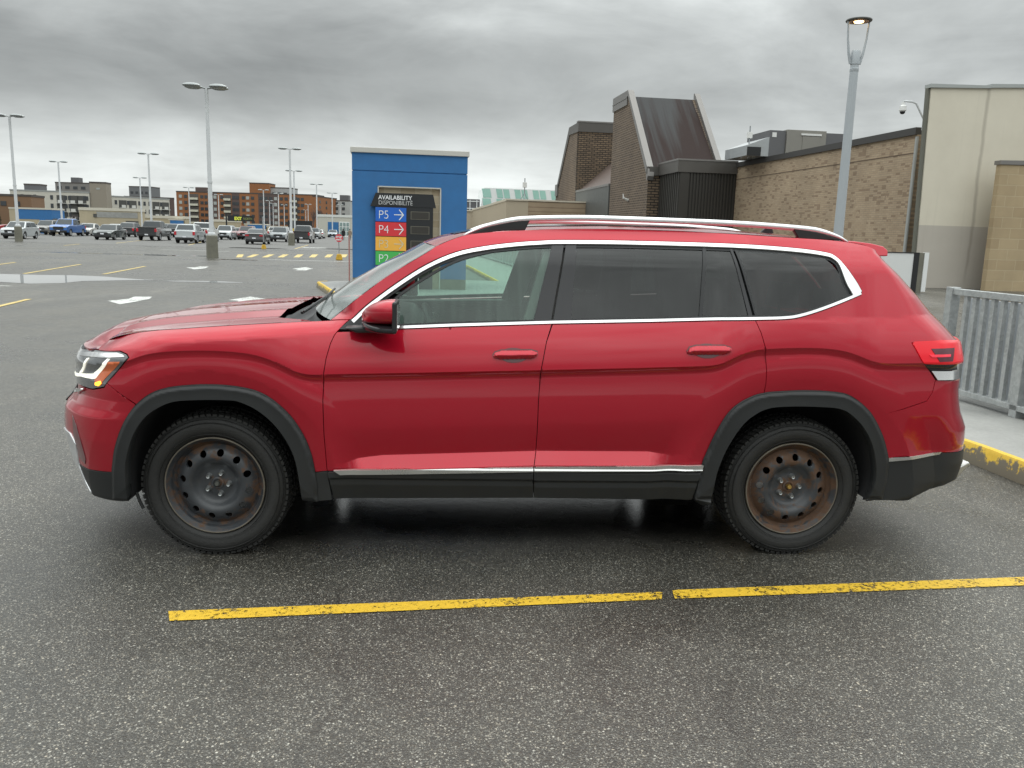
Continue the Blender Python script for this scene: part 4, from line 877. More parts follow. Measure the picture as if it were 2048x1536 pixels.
def seat(x, y, w, zb=1.28):
    m_ = MB(); m_.prism([(x-.52,.62),(x-.50,.74),(x,.70),(x,.60)], y-w/2, y+w/2, 'y'); m_.prism([(x-.06,.66),(x+.06,.66),(x+.26,zb-.05),(x+.24,zb),(x+.12,zb)], y-w/2, y+w/2, 'y')
    for yy in ([y] if w < .6 else [y-.35, y+.35]):
        m_.prism([(x+.13,zb+.03),(x+.25,zb+.03),(x+.27,zb+.18),(x+.16,zb+.19)], yy-.13, yy+.13, 'y'); m_.tube([(x+.18,yy,zb-.03),(x+.19,yy,zb+.06)], .012, 6)
    m_.build('seat', INT2, CAR, bevel=.03)
seat(1.86, .55, .50); seat(1.86, 2*W0-.55, .50); seat(2.45, W0, 1.35, 1.25); seat(3.15, W0, 1.1, 1.20)
far_trim = [(.62,.60),(.62,1.165)]+[(x, z-.018) for x, z in [(.8,1.182),(1.2,1.196),(1.60,1.205)]]+[(1.62,.60)]
for side, nm in (('far', 'door_trim'), ('near', 'door_trim')):
    s_ = Skin(); put(s_, 'side', far_trim, off=-.075, rim=0, gap=0, step=.04, mirror=side)
    for k_ in range(len(s_.n)): s_.n[k_] = -s_.n[k_]
    s_.f = [tuple(reversed(f)) for f in s_.f]; dt = s_.build(nm, INT, CAR)
    yy = .19 if side == 'near' else 2*W0-.19
    m_ = MB(); m_.prism([(.62,1.14),(.62,1.175),(1.6,1.20),(1.6,1.165)], yy-.05, yy+.05, 'y'); m_.build('sill_trim', INT2, dt, bevel=.01)
    m_ = MB(); m_.tube([(.80,yy,1.135),(1.1,yy,1.13),(1.4,yy,1.115),(1.47,yy,1.09),(1.52,yy,1.03)], .007, 6); m_.tube([(.93,yy,1.07),(1.0,yy,1.075),(1.05,yy,1.095),(1.09,yy,1.07)], .009, 6); m_.build('door_pull', CHROME, dt)
# pillars and headliner inside
for s in (0, 1):
    Y = (lambda y: y) if s == 0 else (lambda y: 2*W0-y)
    for (xa, za, xb, zb_, wd) in ((1.58,1.15,1.72,1.60,.075),(2.36,1.15,2.30,1.62,.09),(2.72,1.15,2.6,1.60,.05)):
        ya, yb = float(Yside(xa, za))+.05, float(Yside(xb, zb_))+.04
        m_ = MB(); vs = []
        for (x, y, z) in ((xa, ya, za), (xb, yb, zb_)):
            for dx, dy in ((-wd, 0), (wd, 0), (wd, .05), (-wd, .05)): vs.append((x+dx, Y(y+dy), z))
        m_.add(vs, [(0,1,2,3),(4,7,6,5),(0,4,5,1),(1,5,6,2),(2,6,7,3),(3,7,4,0)]); m_.build('inner_pillar', HEADL if xa < 2 else INT, CAR)
hl_ = Skin(); patch(hl_, roof_fn, 20, 10, off=-.03, u0=.02, u1=.97); hl_.build('headliner', HEADL, CAR)
def inner_rail(sk, side):
    pass
for side in ('near', 'far'):
    s_ = Skin(); top_in = [p for p in roofedge]; lowr_ = shift(top_l[:-6], .022)
    put(s_, 'side', wsedge+roofedge[1:-6]+[p for p in lowr_[::-1]], off=-.03, rim=0, gap=.01, step=.04, mirror=side)
    for k_ in range(len(s_.n)): s_.n[k_] = -s_.n[k_]
    s_.f = [tuple(reversed(f)) for f in s_.f]; s_.build('inner_rail', HEADL, CAR)
# --- wheels
mt, g, b = newmat('rusty_steel'); tc = g.n('ShaderNodeTexCoord').outputs['Object']
sp_ = g.n('ShaderNodeSeparateXYZ', iVector=tc); rr = g.math('SQRT', g.math('ADD', g.math('POWER', sp_.outputs[0], 2.), g.math('POWER', sp_.outputs[2], 2.)))
nn = g.noise(tc, 14, 8, .72, .4); n2 = g.noise(tc, 60, 5, .7)
band = g.ramp(rr, [(.0, .50), (.035, .45), (.06, .18), (.11, .06), (.145, .20), (.175, .36), (.205, .66), (.225, .40), (.25, .34)])
wear = g.n('ShaderNodeObjectInfo'); f = g.math('ADD', g.math('MULTIPLY', band, 1.0), g.math('MULTIPLY', g.math('SUBTRACT', nn, .5), 3.3)); f = g.math('ADD', f, g.math('MULTIPLY', g.math('SUBTRACT', wear.outputs['Color'], .5), 1.0))
rust = g.mix(g.noise(tc, 22, 5, .7), (.035, .017, .008), (.15, .083, .048)); steel = g.mix(nn, (.022, .024, .027), (.055, .060, .066))
f = g.ramp(f, [(.30, 0.), (.62, 1.)]); g.l(g.mix(f, steel, rust), b.inputs['Base Color']); g.l(g.math('MULTIPLY_ADD', f, .45, .36), b.inputs['Roughness'])
bn = g.n('ShaderNodeBump', iStrength=.25, iDistance=.002, iHeight=n2); g.l(bn.outputs[0], b.inputs['Normal']); RUST = mt
TYRE = mat('tyre_rubber', (.019, .019, .018), .66, var=.5, vs=9, bump=.3, bs=90); NUT = mat('lug_nut', (.50, .52, .52), .28, .9)
def wheel_mesh():
    """unit wheel around the origin, axle along y, outer face towards -y"""
    t = MB(); w2 = .118
    prof = [(.245,-w2+.035),(.262,-w2+.012),(.285,-w2-.002),(.312,-w2-.006),(.338,-w2+.004),(.352,-w2+.016),(.363,-w2+.034),(.3675,-w2+.05),(.3695,-.04),(.370,0),(.3695,.04),(.3675,w2-.05),(.362,w2-.03),(.34,w2),(.30,w2+.004),(.25,w2-.02)]
    t.lathe(prof, axis='y', n=96)
    # sidewall ridge rings
    for r0 in (.270, .328, .345): t.lathe([(r0-.002,-w2-.0035 if r0 < .34 else -w2+.007),(r0,-w2-.0085 if r0 < .34 else -w2+.004),(r0+.002,-w2-.0035 if r0 < .34 else -w2+.008)], axis='y', n=96)
    # tread blocks: shoulder and centre
    nb = 74
    for k in range(nb):
        a = 2*pi*k/nb
        for (y0, y1, da, r1, r0, sk) in ((-w2+.018,-w2+.055,.030,.3745,.355,.3), (-.055,-.018,.026,.3755,.366,-.2), (-.008,.03,.026,.3755,.366,.2), (w2-.055,w2-.018,.030,.374,.355,-.3)):
            aa = a+(.5*2*pi/nb if abs(y0) < .06 else 0); vs = []
            for (yy, sh) in ((y0, 0), (y1, sk*.1)):
                for (ag, rr_) in ((-da, r0), (da, r0), (da, r1 if yy > -w2+.03 else r1-.008), (-da, r1 if yy > -w2+.03 else r1-.008)):
                    vs.append((rr_*cos(aa+ag+sh), yy, rr_*sin(aa+ag+sh)))
            t.add(vs, [(0,3,2,1),(4,5,6,7),(0,1,5,4),(1,2,6,5),(2,3,7,6),(3,0,4,7)])
    return t
def disc():
    """pressed steel disc with twelve round holes"""
    cx = [(0.,0.)]; R1 = .206; holes = []
    outer = [(R1*cos(2*pi*k/72), R1*sin(2*pi*k/72)) for k in range(72)]
    for k in range(12):
        a = 2*pi*(k+.5)/12+.26; holes.append([(.167*cos(a)+.0175*cos(q), .167*sin(a)+.0185*sin(q)) for q in np.linspace(0, 2*pi, 15)[:-1]])
    rv, tr, loops = region(outer, holes, .0075)
    hx = np.array([0,.03,.048,.056,.066,.085,.100,.118,.135,.150,.175,.192,.206]); hy = np.array([-.052,-.052,-.050,-.050,-.047,-.049,-.055,-.080,-.090,-.091,-.082,-.066,-.050])+.0
    def H(r): return np.interp(r, np.linspace(0, .206, 60), np.convolve(np.pad(np.interp(np.linspace(0, .206, 60), hx, hy), 2, 'edge'), np.ones(5)/5, 'valid'))
    x, z = rv[:, 0], rv[:, 1]; r = np.hypot(x, z)
    P = np.stack([x, H(r), z], 1); m = MB(); F = []
    for t in tr:
        a, b_, c = P[t]; n_ = np.cross(b_-a, c-a); F.append(tuple(int(i) for i in (t if n_[1] < 0 else t[::-1])))
    m.add([tuple(p) for p in P], F)
    k = 0
    for L in [loops[0]]+loops[1:]:
        if L is not loops[0]:
            vs = [(p[0], float(H(hypot(*p))), p[1]) for p in L]; v2 = [(q[0]*.985, q[1]+.012, q[2]*.985) for q in vs]; nL = len(vs)
            m.add(vs+v2, [(i, (i+1) % nL, nL+(i+1) % nL, nL+i) for i in range(nL)])
    return m
tyre_mb = wheel_mesh()
rim_mb = MB(); rim_mb.lathe([(.249,-.086),(.2485,-.100),(.245,-.104),(.240,-.100),(.236,-.088),(.228,-.082),(.224,-.070),(.221,-.055),(.206,-.050),(.204,-.02),(.200,.06)], axis='y', n=72)
lip_mb = MB(); lip_mb.lathe([(.2505,-.098),(.2500,-.1045),(.2465,-.1065),(.2435,-.1045)], axis='y', n=72)
disc_mb = disc()
def mkwheel(x, near, steer=0., wear=.5, gold=False):
    e = bpy.data.objects.new('wheel', None); col.objects.link(e); e.parent = CAR
    e.location = (x, .193 if near else 2*W0-.193, .3655); e.rotation_euler = (0, random.uniform(0, .5) if near else 0, (0 if near else pi)+steer)
    if 'tyre' not in WM:
        WM['tyre'] = tyre_mb.build('tyre', TYRE, smooth=True); WM['rim'] = rim_mb.build('rim', RUST, smooth='all'); WM['lip'] = lip_mb.build('rim_lip', mat('worn_rim_edge', (.16,.14,.11), .5, .3, var=.5, vs=12), smooth='all'); WM['disc'] = disc_mb.build('disc', RUST, smooth='all')
        m = MB()
        m.lathe([(0,-.078),(.010,-.078),(.013,-.074),(.013,-.05)], axis='y', n=6); WM['cap'] = m.build('hub_cap', mat('hub_metal', (.14,.145,.13), .4, .6, var=.1, vs=30))
        m = MB(); m.lathe([(.031,-.050),(.031,-.056),(.027,-.059),(.022,-.059),(.020,-.044),(0,-.044)], axis='y', n=28); WM['hub'] = m.build('hub', RUST, smooth=True)
        m = MB()
        m.lathe([(.0,-.062),(.004,-.062),(.005,-.0725),(.0085,-.074),(.0108,-.071),(.0108,-.058),(.0155,-.052),(.0155,-.047)], (0,0,0), 'y', 12); WM['nut'] = m.build('lug_nut', NUT, smooth=True)
        first = True
    for kk in ('tyre', 'rim', 'lip', 'disc', 'cap', 'hub'):
        o = WM[kk]
        if o.parent: o = o.copy(); col.objects.link(o)
        o.parent = e; o.color = (wear, wear, wear, 1)
        if kk == 'cap' and gold:
            o.data = o.data.copy(); o.data.materials[0] = mat('brass_hub', (.55,.36,.10), .35, .8, var=.2, vs=40)
    for k in range(5):
        a = 2*pi*k/5+.1; o = WM['nut']
        if o.parent: o = o.copy(); col.objects.link(o)
        o.parent = e; o.location = (.0565*cos(a), 0, .0565*sin(a))
WM = {}
mkwheel(0., True, radians(-2.5), .36); mkwheel(2.98, True, 0, .66, True); mkwheel(0., False); mkwheel(2.98, False)
# ------------------------------------------------------------------ parking availability kiosk
BLUE = mat('blue_stucco', (.030, .142, .345), .75, var=.18, vs=3.5, bump=.25, bs=80); CAPM = mat('cream_metal_cap', (.52, .51, .47), .5, var=.06)
CMU = mat_brick('tan_block', (.60, .52, .38), (.46, .37, .25), (.64, .58, .46), .40, .20, msize=.008, axis='x')
STUC = mat('beige_stucco', (.56, .50, .39), .85, var=.10, vs=.7, bump=.2, bs=60)
K = thing('stair_kiosk', 'blue stucco kiosk with cream cap and tan block recess, standing on the yellow-kerbed island', 'kiosk', LB(0, 22, .15), PHI)
m_ = MB(); m_.box((-1.02,0,.27),(-.36,3.0,2.97)); m_.box((1.24,0,.27),(1.93,3.0,2.97)); m_.box((-.36,0,2.60),(1.24,3.0,2.97)); m_.box((-1.02,0,3.0),(1.93,3.0,3.43)); m_.box((-1.0,.02,2.96),(1.91,2.98,3.01)); m_.build('wall', BLUE, K)
m_ = MB(); m_.box((-1.0,.06,2.965),(1.91,.07,3.005)); m_.build('groove', BLACK, K)
m_ = MB(); m_.box((-.36,.12,.0),(1.24,2.9,2.60)); m_.build('block_panel', CMU, K)
m_ = MB(); m_.box((-1.02,.003,0),(-.36,3.0,.27)); m_.box((1.24,.003,0),(1.93,3.0,.27)); m_.build('base', CONCD, K)
m_ = MB(); m_.box((-1.06,-.05,3.43),(1.97,3.05,3.56)); m_.build('roof_cap', CAPM, K, bevel=.01)
m_ = MB(); m_.box((-.375,-.01,.0),(-.345,.13,2.62)); m_.box((1.225,-.01,0),(1.255,.13,2.62)); m_.box((-.375,-.01,2.59),(1.255,.13,2.62)); m_.build('edge_trim', CAPM, K)
m_ = MB(); m_.tube([(-1.10,-.06,0),(-1.10,-.06,1.35)], .018, 8); m_.build('marker_rod', mat('faded_red_plastic', (.35,.16,.14), .6, var=.2), K)
SGN = thing('parking_sign', 'black parking sign reading AVAILABILITY with coloured P5 to P1 rows, on the blue kiosk', 'sign', LB(0, 21.9, .15), PHI)
SB = mat('sign_black', (.013, .015, .017), .5, var=.1); WT = mat('sign_white', (.75, .77, .78), .5); GT = mat('sign_faded_letters', (.60, .52, .34), .6)
m_ = MB(); m_.box((-.43,-.02,0),(1.045,.08,2.13)); m_.box((-.43,-.03,2.11),(1.045,.08,2.44)); m_.prism([(-.43,2.42),(-.56,2.10),(-.43,2.10)], -.03, .08, 'y'); m_.prism([(1.045,2.42),(1.045,2.10),(1.12,2.10)], -.03, .08, 'y'); m_.build('sign_board', SB, SGN)
text_mesh('AVAILABILITY', .150, WT, SGN, (-.355,-.036,2.28), bold=.0025, sx=.93); text_mesh('DISPONIBILITÉ', .145, mat('sign_grey', (.50,.51,.51), .5), SGN, (-.355,-.036,2.15), sx=.93)
rows = [('5', (.012, .12, .52)), ('4', (.62, .035, .045)), ('3', (.80, .42, .06)), ('2', (.06, .42, .09)), ('1', (.22, .05, .38))]
for i, (d_, c_) in enumerate(rows):
    z1 = 2.08-.371*i; z0 = z1-.353
    m_ = MB(); m_.box((-.428,-.035,z0),(.355,-.018,z1)); pl = m_.build('row_panel', mat('row_%s' % d_, c_, .45, var=.03), SGN)
    tm = GT if d_ == '3' else WT
    text_mesh('P'+d_, .30, tm, pl, (-.36,-.037,z0+.07), sx=.92, bold=-.004)
    a = MB(); y_ = -.0375; zc = z0+.175
    a.box((.045,y_-.003,zc-.011),(.285,y_,zc+.011))
    for s_ in (1, -1): a.add([(.165,y_-.003,zc+s_*.125),(.185,y_-.003,zc+s_*.135),(.30,y_-.003,zc),(.275,y_-.003,zc-s_*.012)], [(0,1,2,3) if s_ > 0 else (3,2,1,0)])
    a.build('arrow', tm, pl)
    m_ = MB(); m_.box((.47,-.028,z0+.07),(.95,-.02,z0+.27)); fr_ = m_.build('display_frame', mat('display_edge', (.16,.15,.12), .6), SGN)
    m_ = MB(); m_.box((.485,-.032,z0+.082),(.935,-.0285,z0+.258)); m_.build('display', mat('display_dark', (.035,.033,.028), .35, var=.1), fr_)

# ------------------------------------------------------------------ mall building on the right
TAN = mat_brick('tan_brick', (.385, .295, .20), (.33, .245, .16), (.27, .215, .155), .30, .09, speck=(.21, .145, .095), msize=.009, axis='y')
DKB = mat_brick('dark_brick_side', (.115, .082, .058), (.070, .050, .040), (.21, .165, .12), .55, .16, msize=.026, axis='y'); DKF = mat_brick('dark_brick_front', (.19, .135, .088), (.11, .08, .055), (.022, .018, .015), .50, .17, msize=.032, axis='x')
FASC = mat('brown_grey_fascia', (.105, .098, .09), .45, .35, var=.08, vs=1.5); FASCL = mat('grey_flashing', (.21, .20, .19), .4, .4, var=.08)
mt, g, b = newmat('weathered_copper'); tc = g.n('ShaderNodeTexCoord').outputs['Object']; mp = g.n('ShaderNodeMapping', iVector=tc, iScale=(1.1, .05, .08)); n = g.noise(mp.outputs[0], 1.6, 6, .6, .5)
s_ = g.n('ShaderNodeSeparateXYZ', iVector=tc); f = g.math('ADD', n, g.math('ADD', g.math('MULTIPLY', g.math('SUBTRACT', s_.outputs[2], 8.6), .07), g.math('MULTIPLY', g.math('SUBTRACT', s_.outputs[0], 2.4), -.06)))
g.l(g.mix(g.ramp(f, [(.42, 0.), (.72, 1.)]), (.028, .017, .015), (.055, .056, .057)), b.inputs['Base Color']); b.inputs['Roughness'].default_value = .75; b.inputs['Specular IOR Level'].default_value = .2; COPPER = mt
mt, g, b = newmat('stained_stucco'); tc = g.n('ShaderNodeTexCoord').outputs['Object']; s_ = g.n('ShaderNodeSeparateXYZ', iVector=tc)
n = g.noise(tc, .8, 6, .6); mp = g.n('ShaderNodeMapping', iVector=tc, iScale=(2.6, 1, .12)); n2 = g.noise(mp.outputs[0], 1.6, 5, .6)
base = g.mix(n, (.56, .515, .42), (.70, .655, .545)); low = g.mix(n, (.42, .385, .335), (.50, .465, .41))
c = g.mix(g.math('LESS_THAN', g.math('ADD', s_.outputs[2], g.math('MULTIPLY', n2, .0)), 2.45), base, low)
line_ = g.math('ABSOLUTE', g.math('SUBTRACT', g.math('ADD', s_.outputs[0], g.math('MULTIPLY', g.noise(tc, .6, 3), .25)), 2.55)); fs = g.math('MULTIPLY', g.ramp(line_, [(0., 1.), (.05, .6), (.10, 0.)]), g.ramp(s_.outputs[2], [(0, 0.0), (1.0, 1.)]))
g.l(g.mix(g.math('MULTIPLY', g.math('ADD', fs, g.math('MULTIPLY', g.ramp(n2, [(.58, 0.), (.8, 1.)]), .25)), .5), c, (.24, .21, .17)), b.inputs['Base Color']); b.inputs['Roughness'].default_value = .85; STAIN = mt
# beige stucco end wall
E1 = thing('end_wall', 'tall cream stucco wall with grey coping and a vertical stain, right of the brick wall', 'wall', LB(20.4, 30.5), PHI)
m_ = MB(); m_.prism([(0.22,0),(0,7.6),(10,8.1),(10,0)], 0, .2, 'y'); m_.build('wall', STAIN, E1)
m_ = MB(); m_.prism([(-.08,7.6),(-.08,7.74),(2.45,7.80),(2.45,7.70)], -.08, .3, 'y'); m_.prism([(2.45,7.72),(2.45,7.86),(10,8.2),(10,8.1)], -.08, .3, 'y'); m_.build('coping', mat('pale_coping', (.36,.38,.37), .5, .2), E1)
m_ = MB(); m_.prism([(.22,0),(.0,7.6),(-.12,7.6),(.12,0)], .05, .2, 'y'); m_.build('edge_panel', mat('olive_grey_metal', (.13,.13,.105), .5, var=.1), E1)
m_ = MB(); m_.box((-.0,-.02,0),(12,-.004,.12)); 
E2 = thing('block_wall', 'tan concrete block wall with grey coping, nearest building at the right edge', 'wall', LB(22.7, 29.2), PHI)
CMU2 = mat_brick('tan_block_wall', (.40, .31, .19), (.345, .26, .155), (.46, .38, .25), .80, .40, msize=.010, axis='x')
m_ = MB(); m_.box((.04,0,0),(12,.25,4.75)); m_.build('wall', CMU2, E2); m_ = MB(); m_.prism([(-.02,4.75),(-.02,4.90),(12,5.2),(12,4.95)], -.05, .3, 'y'); m_.build('coping', FASCL, E2)
# long tan brick wall
W1 = thing('brick_wall', 'long tan speckled brick wall receding between the dark ribbed block and the cream wall', 'wall', LB(20.7, 31.5), PHI)
m_ = MB(); m_.box((0,0,0),(8,17.66,6.0)); m_.build('wall', TAN, W1); m_ = MB(); m_.box((-.10,0,6.0),(8,17.66,6.28)); m_.build('coping', mat('dark_coping', (.055,.052,.05), .45, .3), W1)
m_ = MB(); m_.box((-.015,0,5.28),(-.001,17.6,5.31)); m_.build('joint', mat('joint_dark', (.12,.085,.06), .8), W1)
m_ = MB(); m_.tube([(-.10,-.15,0),(-.10,-.15,5.9)], .07, 10); m_.build('downpipe', mat('pipe_pale_grey', (.36,.37,.36), .5, .2), W1)
# dark ribbed block
RB = thing('ribbed_block', 'dark brown ribbed metal block with fascia between the brick tower and the tan brick wall', 'building', LB(17.07, 49.17), PHI)
DKM = mat('dark_ribbed_metal', (.050, .047, .042), .5, .3, var=.08)
m_ = MB(); m_.box((0,0,0),(3.64,3.66,5.6)); 
for i in range(15): x = .72+i*.195; m_.box((x,-.07,0),(x+.095,-.001,5.6))
for i in range(10): y = .25+i*.34; m_.box((-.05,y,0),(-.001,y+.12,5.6))
m_.box((.05,-.09,0),(.62,-.001,5.6)); m_.build('wall', DKM, RB)
m_ = MB(); m_.box((-.14,-.14,5.6),(3.62,3.66,6.28)); m_.build('fascia', FASC, RB); m_ = MB(); m_.box((-.17,-.17,6.28),(3.62,3.66,6.38)); m_.build('coping', FASCL, RB)
m_ = MB(); m_.box((-.75,3.5,5.6),(.0,3.7,6.15)); m_.build('fascia', FASC, RB)
# brick tower with sloped copper roof
T = thing('brick_tower', 'dark brick tower with a steep weathered copper roof face, tallest building on the skyline', 'tower', LB(16.28, 52.83), PHI)
prof = [(0,0),(0,5.75),(5.6,11.45),(9.45,11.45),(9.45,0)]
m_ = MB(); m_.prism(prof, 0, .3, 'x'); m_.build('side_wall', DKB, T)
m_ = MB(); m_.prism([(.02,0),(.02,5.75),(5.5,11.3),(9.4,11.3),(9.4,0)], 4.6, 5.0, 'x'); m_.build('side_wall', DKB, T)
m_ = MB(); m_.box((.002,-.012,0),(.9,.0,5.7)); m_.build('front_wall', DKF, T)
m_ = MB(); m_.box((1.0,.3,0),(4.6,9.4,5.9)); m_.build('core', DKM, T)
m_ = MB(); m_.add([(.28,.05,6.0),(4.65,.05,6.0),(4.65,5.55,11.3),(.28,5.55,11.3),(.28,.25,5.8),(4.65,.25,5.8),(4.65,9.4,11.2),(.28,9.4,11.2)], [(0,1,2,3),(3,2,6,7),(4,7,6,5),(0,3,7,4),(1,5,6,2),(0,4,5,1)]); m_.build('copper_roof', COPPER, T)
def slope_trim(x0, x1, nm, d=.28):
    m_ = MB(); m_.prism([(-.10,5.3),(-.22,5.55),(-.12,6.0),(5.5,11.72),(5.7,11.72),(5.7,11.35),(5.45,11.30),(.15,5.72),(.05,5.3)], x0, x1, 'x'); m_.build(nm, FASCL, T)
slope_trim(-.10, .32, 'roof_trim'); slope_trim(4.75, 5.12, 'roof_trim')
m_ = MB(); m_.box((-.08,5.7,10.75),(.32,9.55,11.72)); m_.box((-.11,5.7,11.2),(.35,9.56,11.26)); m_.build('parapet_fascia', FASCL, T)
m_ = MB(); m_.box((-.1,-.1,5.7),(.95,.12,6.15)); m_.build('parapet_fascia', FASC, T)
LMP = mat('white_lamp_plastic', (.7,.7,.68), .5)
def wallarm(par, x, y, z): m_ = MB(); m_.tube([(x,y,z),(x-.35,y-.05,z+.12),(x-.40,y-.05,z+.42)], [.10,.07,.03], 6); m_.build('wall_camera', LMP, par)
wallarm(T, -.02, 4.3, 4.2)
# wedge wall and entrance lintel further back
G = thing('brick_wedge', 'dark brick wedge-shaped wing with sloping left edge, left of the tall copper-roofed tower', 'building', LB(16.28, 74.1), PHI)
m_ = MB(); m_.prism([(0,0),(0,10.8),(3.8,10.8),(8.8,6.0),(9.6,5.6),(9.6,0)], 0, .6, 'x'); m_.build('side_wall', DKB, G)
m_ = MB(); m_.box((.0,-.012,0),(6,.5,10.8)); m_.build('front_wall', DKF, G)
m_ = MB(); m_.box((-.08,-.10,10.7),(6,.5,11.5)); m_.prism([(.4,10.7),(.4,11.5),(3.9,11.5),(9.0,6.3),(8.7,5.9),(3.7,10.8)], -.08, .62, 'x'); m_.build('parapet_fascia', FASC, G); m_ = MB(); m_.box((-.12,-.14,11.5),(6,.5,11.62)); m_.build('coping', FASCL, G)
m_ = MB(); m_.box((-.14,8.3,5.5),(.6,9.4,6.6)); m_.build('coping', FASCL, G); wallarm(G, -.02, 4.5, 4.0)
Hh = thing('entrance_canopy', 'dark grey lintel panel with brown sloping roof over the entrance between two brick walls', 'canopy', LB(16.28, 62.45), PHI)
m_ = MB(); m_.box((-.05,.05,3.0),(.25,11.6,5.45)); m_.build('lintel', mat('lintel_grey', (.12,.125,.12), .5, .3, var=.06), Hh); m_ = MB(); m_.box((-.09,.05,5.45),(.3,11.6,5.62)); m_.build('coping', FASCL, Hh)
m_ = MB(); m_.box((-.10,.05,2.9),(.3,11.6,3.0)); m_.build('soffit', BLACK, Hh)
m_ = MB(); m_.add([(.2,.1,5.62),(.2,11.5,5.62),(5.2,11.5,10.0),(5.2,.1,10.0),(.2,.1,5.5),(5.2,.1,5.5),(.2,11.5,5.5),(5.2,11.5,5.5)], [(0,3,2,1),(0,4,5,3),(1,2,7,6)]); m_.build('sloping_roof', mat('brown_roof', (.12,.088,.075), .5, .2, var=.1), Hh)
m_ = MB(); m_.box((1.5,.2,0),(1.8,11.4,3.0)); m_.build('door_wall', mat('dark_door_glass', (.02,.022,.022), .1), Hh)
# rooftop unit, aerials
R1 = thing('rooftop_unit', 'large grey rooftop air handling unit above the tan brick wall', 'air unit', LB(19.4, 45, 6.3), PHI)
RG = mat('unit_taupe', (.23,.22,.195), .5, var=.05); RG2 = mat('unit_dark_grey', (.115,.115,.12), .5, var=.06)
m_ = MB(); m_.prism([(0,0),(0,.55),(1.3,1.05),(1.3,0)], 0, 3, 'y'); m_.build('intake_hood', mat('galvanised_sheet', (.42,.44,.45), .35, .6, var=.1), R1)
m_ = MB(); m_.box((.05,-.02,0),(.85,-.001,.48)); m_.build('intake_grille', BLACK, R1)
m_ = MB(); m_.box((1.3,0,0),(2.25,3,1.42)); m_.build('housing', RG2, R1, bevel=.01); m_ = MB(); m_.box((4.6,0,0),(6.0,3,1.4)); m_.build('housing', RG2, R1, bevel=.01); m_ = MB(); m_.box((2.27,-.1,0),(4.6,3,1.48)); m_.build('housing', RG, R1, bevel=.01)
m_ = MB(); m_.box((3.2,-.13,.1),(4.2,-.101,1.15)); m_.build('service_door', RG, R1, bevel=.01); m_ = MB(); m_.box((1.45,-.02,1.05),(1.7,-.001,1.3)); m_.build('notice_plate', LMP, R1); m_ = MB(); m_.box((3.1,-.15,1.2),(4.3,-.101,1.3)); m_.build('door_lamp', LMP, R1)
def aerial(loc, h, s, lab):
    t = thing('aerial', lab, 'aerial', loc, PHI); m_ = MB(); m_.tube([(0,0,0),(0,0,h)], .035*s, 6)
    for k in range(3): a = 2*pi*k/3+.4; m_.tube([(0,0,.6*s),(.4*s*cos(a),.4*s*sin(a),0)], .018*s, 5)
    m_.build('mast', GREYM, t); m_ = MB(); m_.box((-.13*s,-.1,h*.62),(.13*s,.1,h*.62+.32*s)); m_.build('antenna_box', LMP, t, bevel=.01)
aerial(LB(19.75, 45.5, 6.2), 1.75, 1., 'small grey aerial mast on the roof left of the air handling unit'); aerial(LB(13.3, 85, 4.8), 2.45, 1.6, 'thin rooftop aerial in front of the green-glass skylights')
# dome camera
Cc = thing('security_camera', 'white dome security camera hanging from a bent pole above the brick wall', 'camera', LB(20.55, 31.0, 6.1), PHI)
m_ = MB(); m_.tube([(0,0,0),(0,0,.42),(-.38,0,.98),(-.55,0,1.04),(-.92,0,1.05)], .035, 8); m_.build('arm', WHITEP, Cc)
m_ = MB(); m_.lathe([(0,1.0),(.05,1.0),(.06,.90),(.12,.86),(.13,.70),(.10,.66)], (-.92,0,0), 'z', 18); m_.build('housing', LMP, Cc, smooth=True); m_ = MB(); m_.lathe([(.10,.66),(.095,.61),(.06,.57),(0,.555)], (-.92,0,0), 'z', 18); m_.build('dome', GLOSSB, Cc, smooth=True)
# white ramp barrier
Bb = thing('ramp_barrier', 'white ramp barrier panel with black edge and concrete post, below the brick wall', 'barrier', LB(15.4, 27), PHI)
m_ = MB(); m_.box((0,0,0),(2.72,.12,1.38)); m_.build('panel', mat('white_panel', (.66,.67,.66), .5, var=.04), Bb); m_ = MB(); m_.box((2.72,-.02,0),(2.92,.14,1.40)); m_.box((-.02,-.02,1.38),(2.92,.14,1.41)); m_.build('edge_strip', BLACK, Bb)
m_ = MB(); m_.box((2.93,0,0),(3.12,.2,1.40)); m_.build('post', CONCD, Bb); m_ = MB(); m_.box((3.12,-.03,.05),(3.28,.1,1.42)); m_.build('white_strip', mat('white_strip_paint', (.72,.73,.72), .5), Bb)
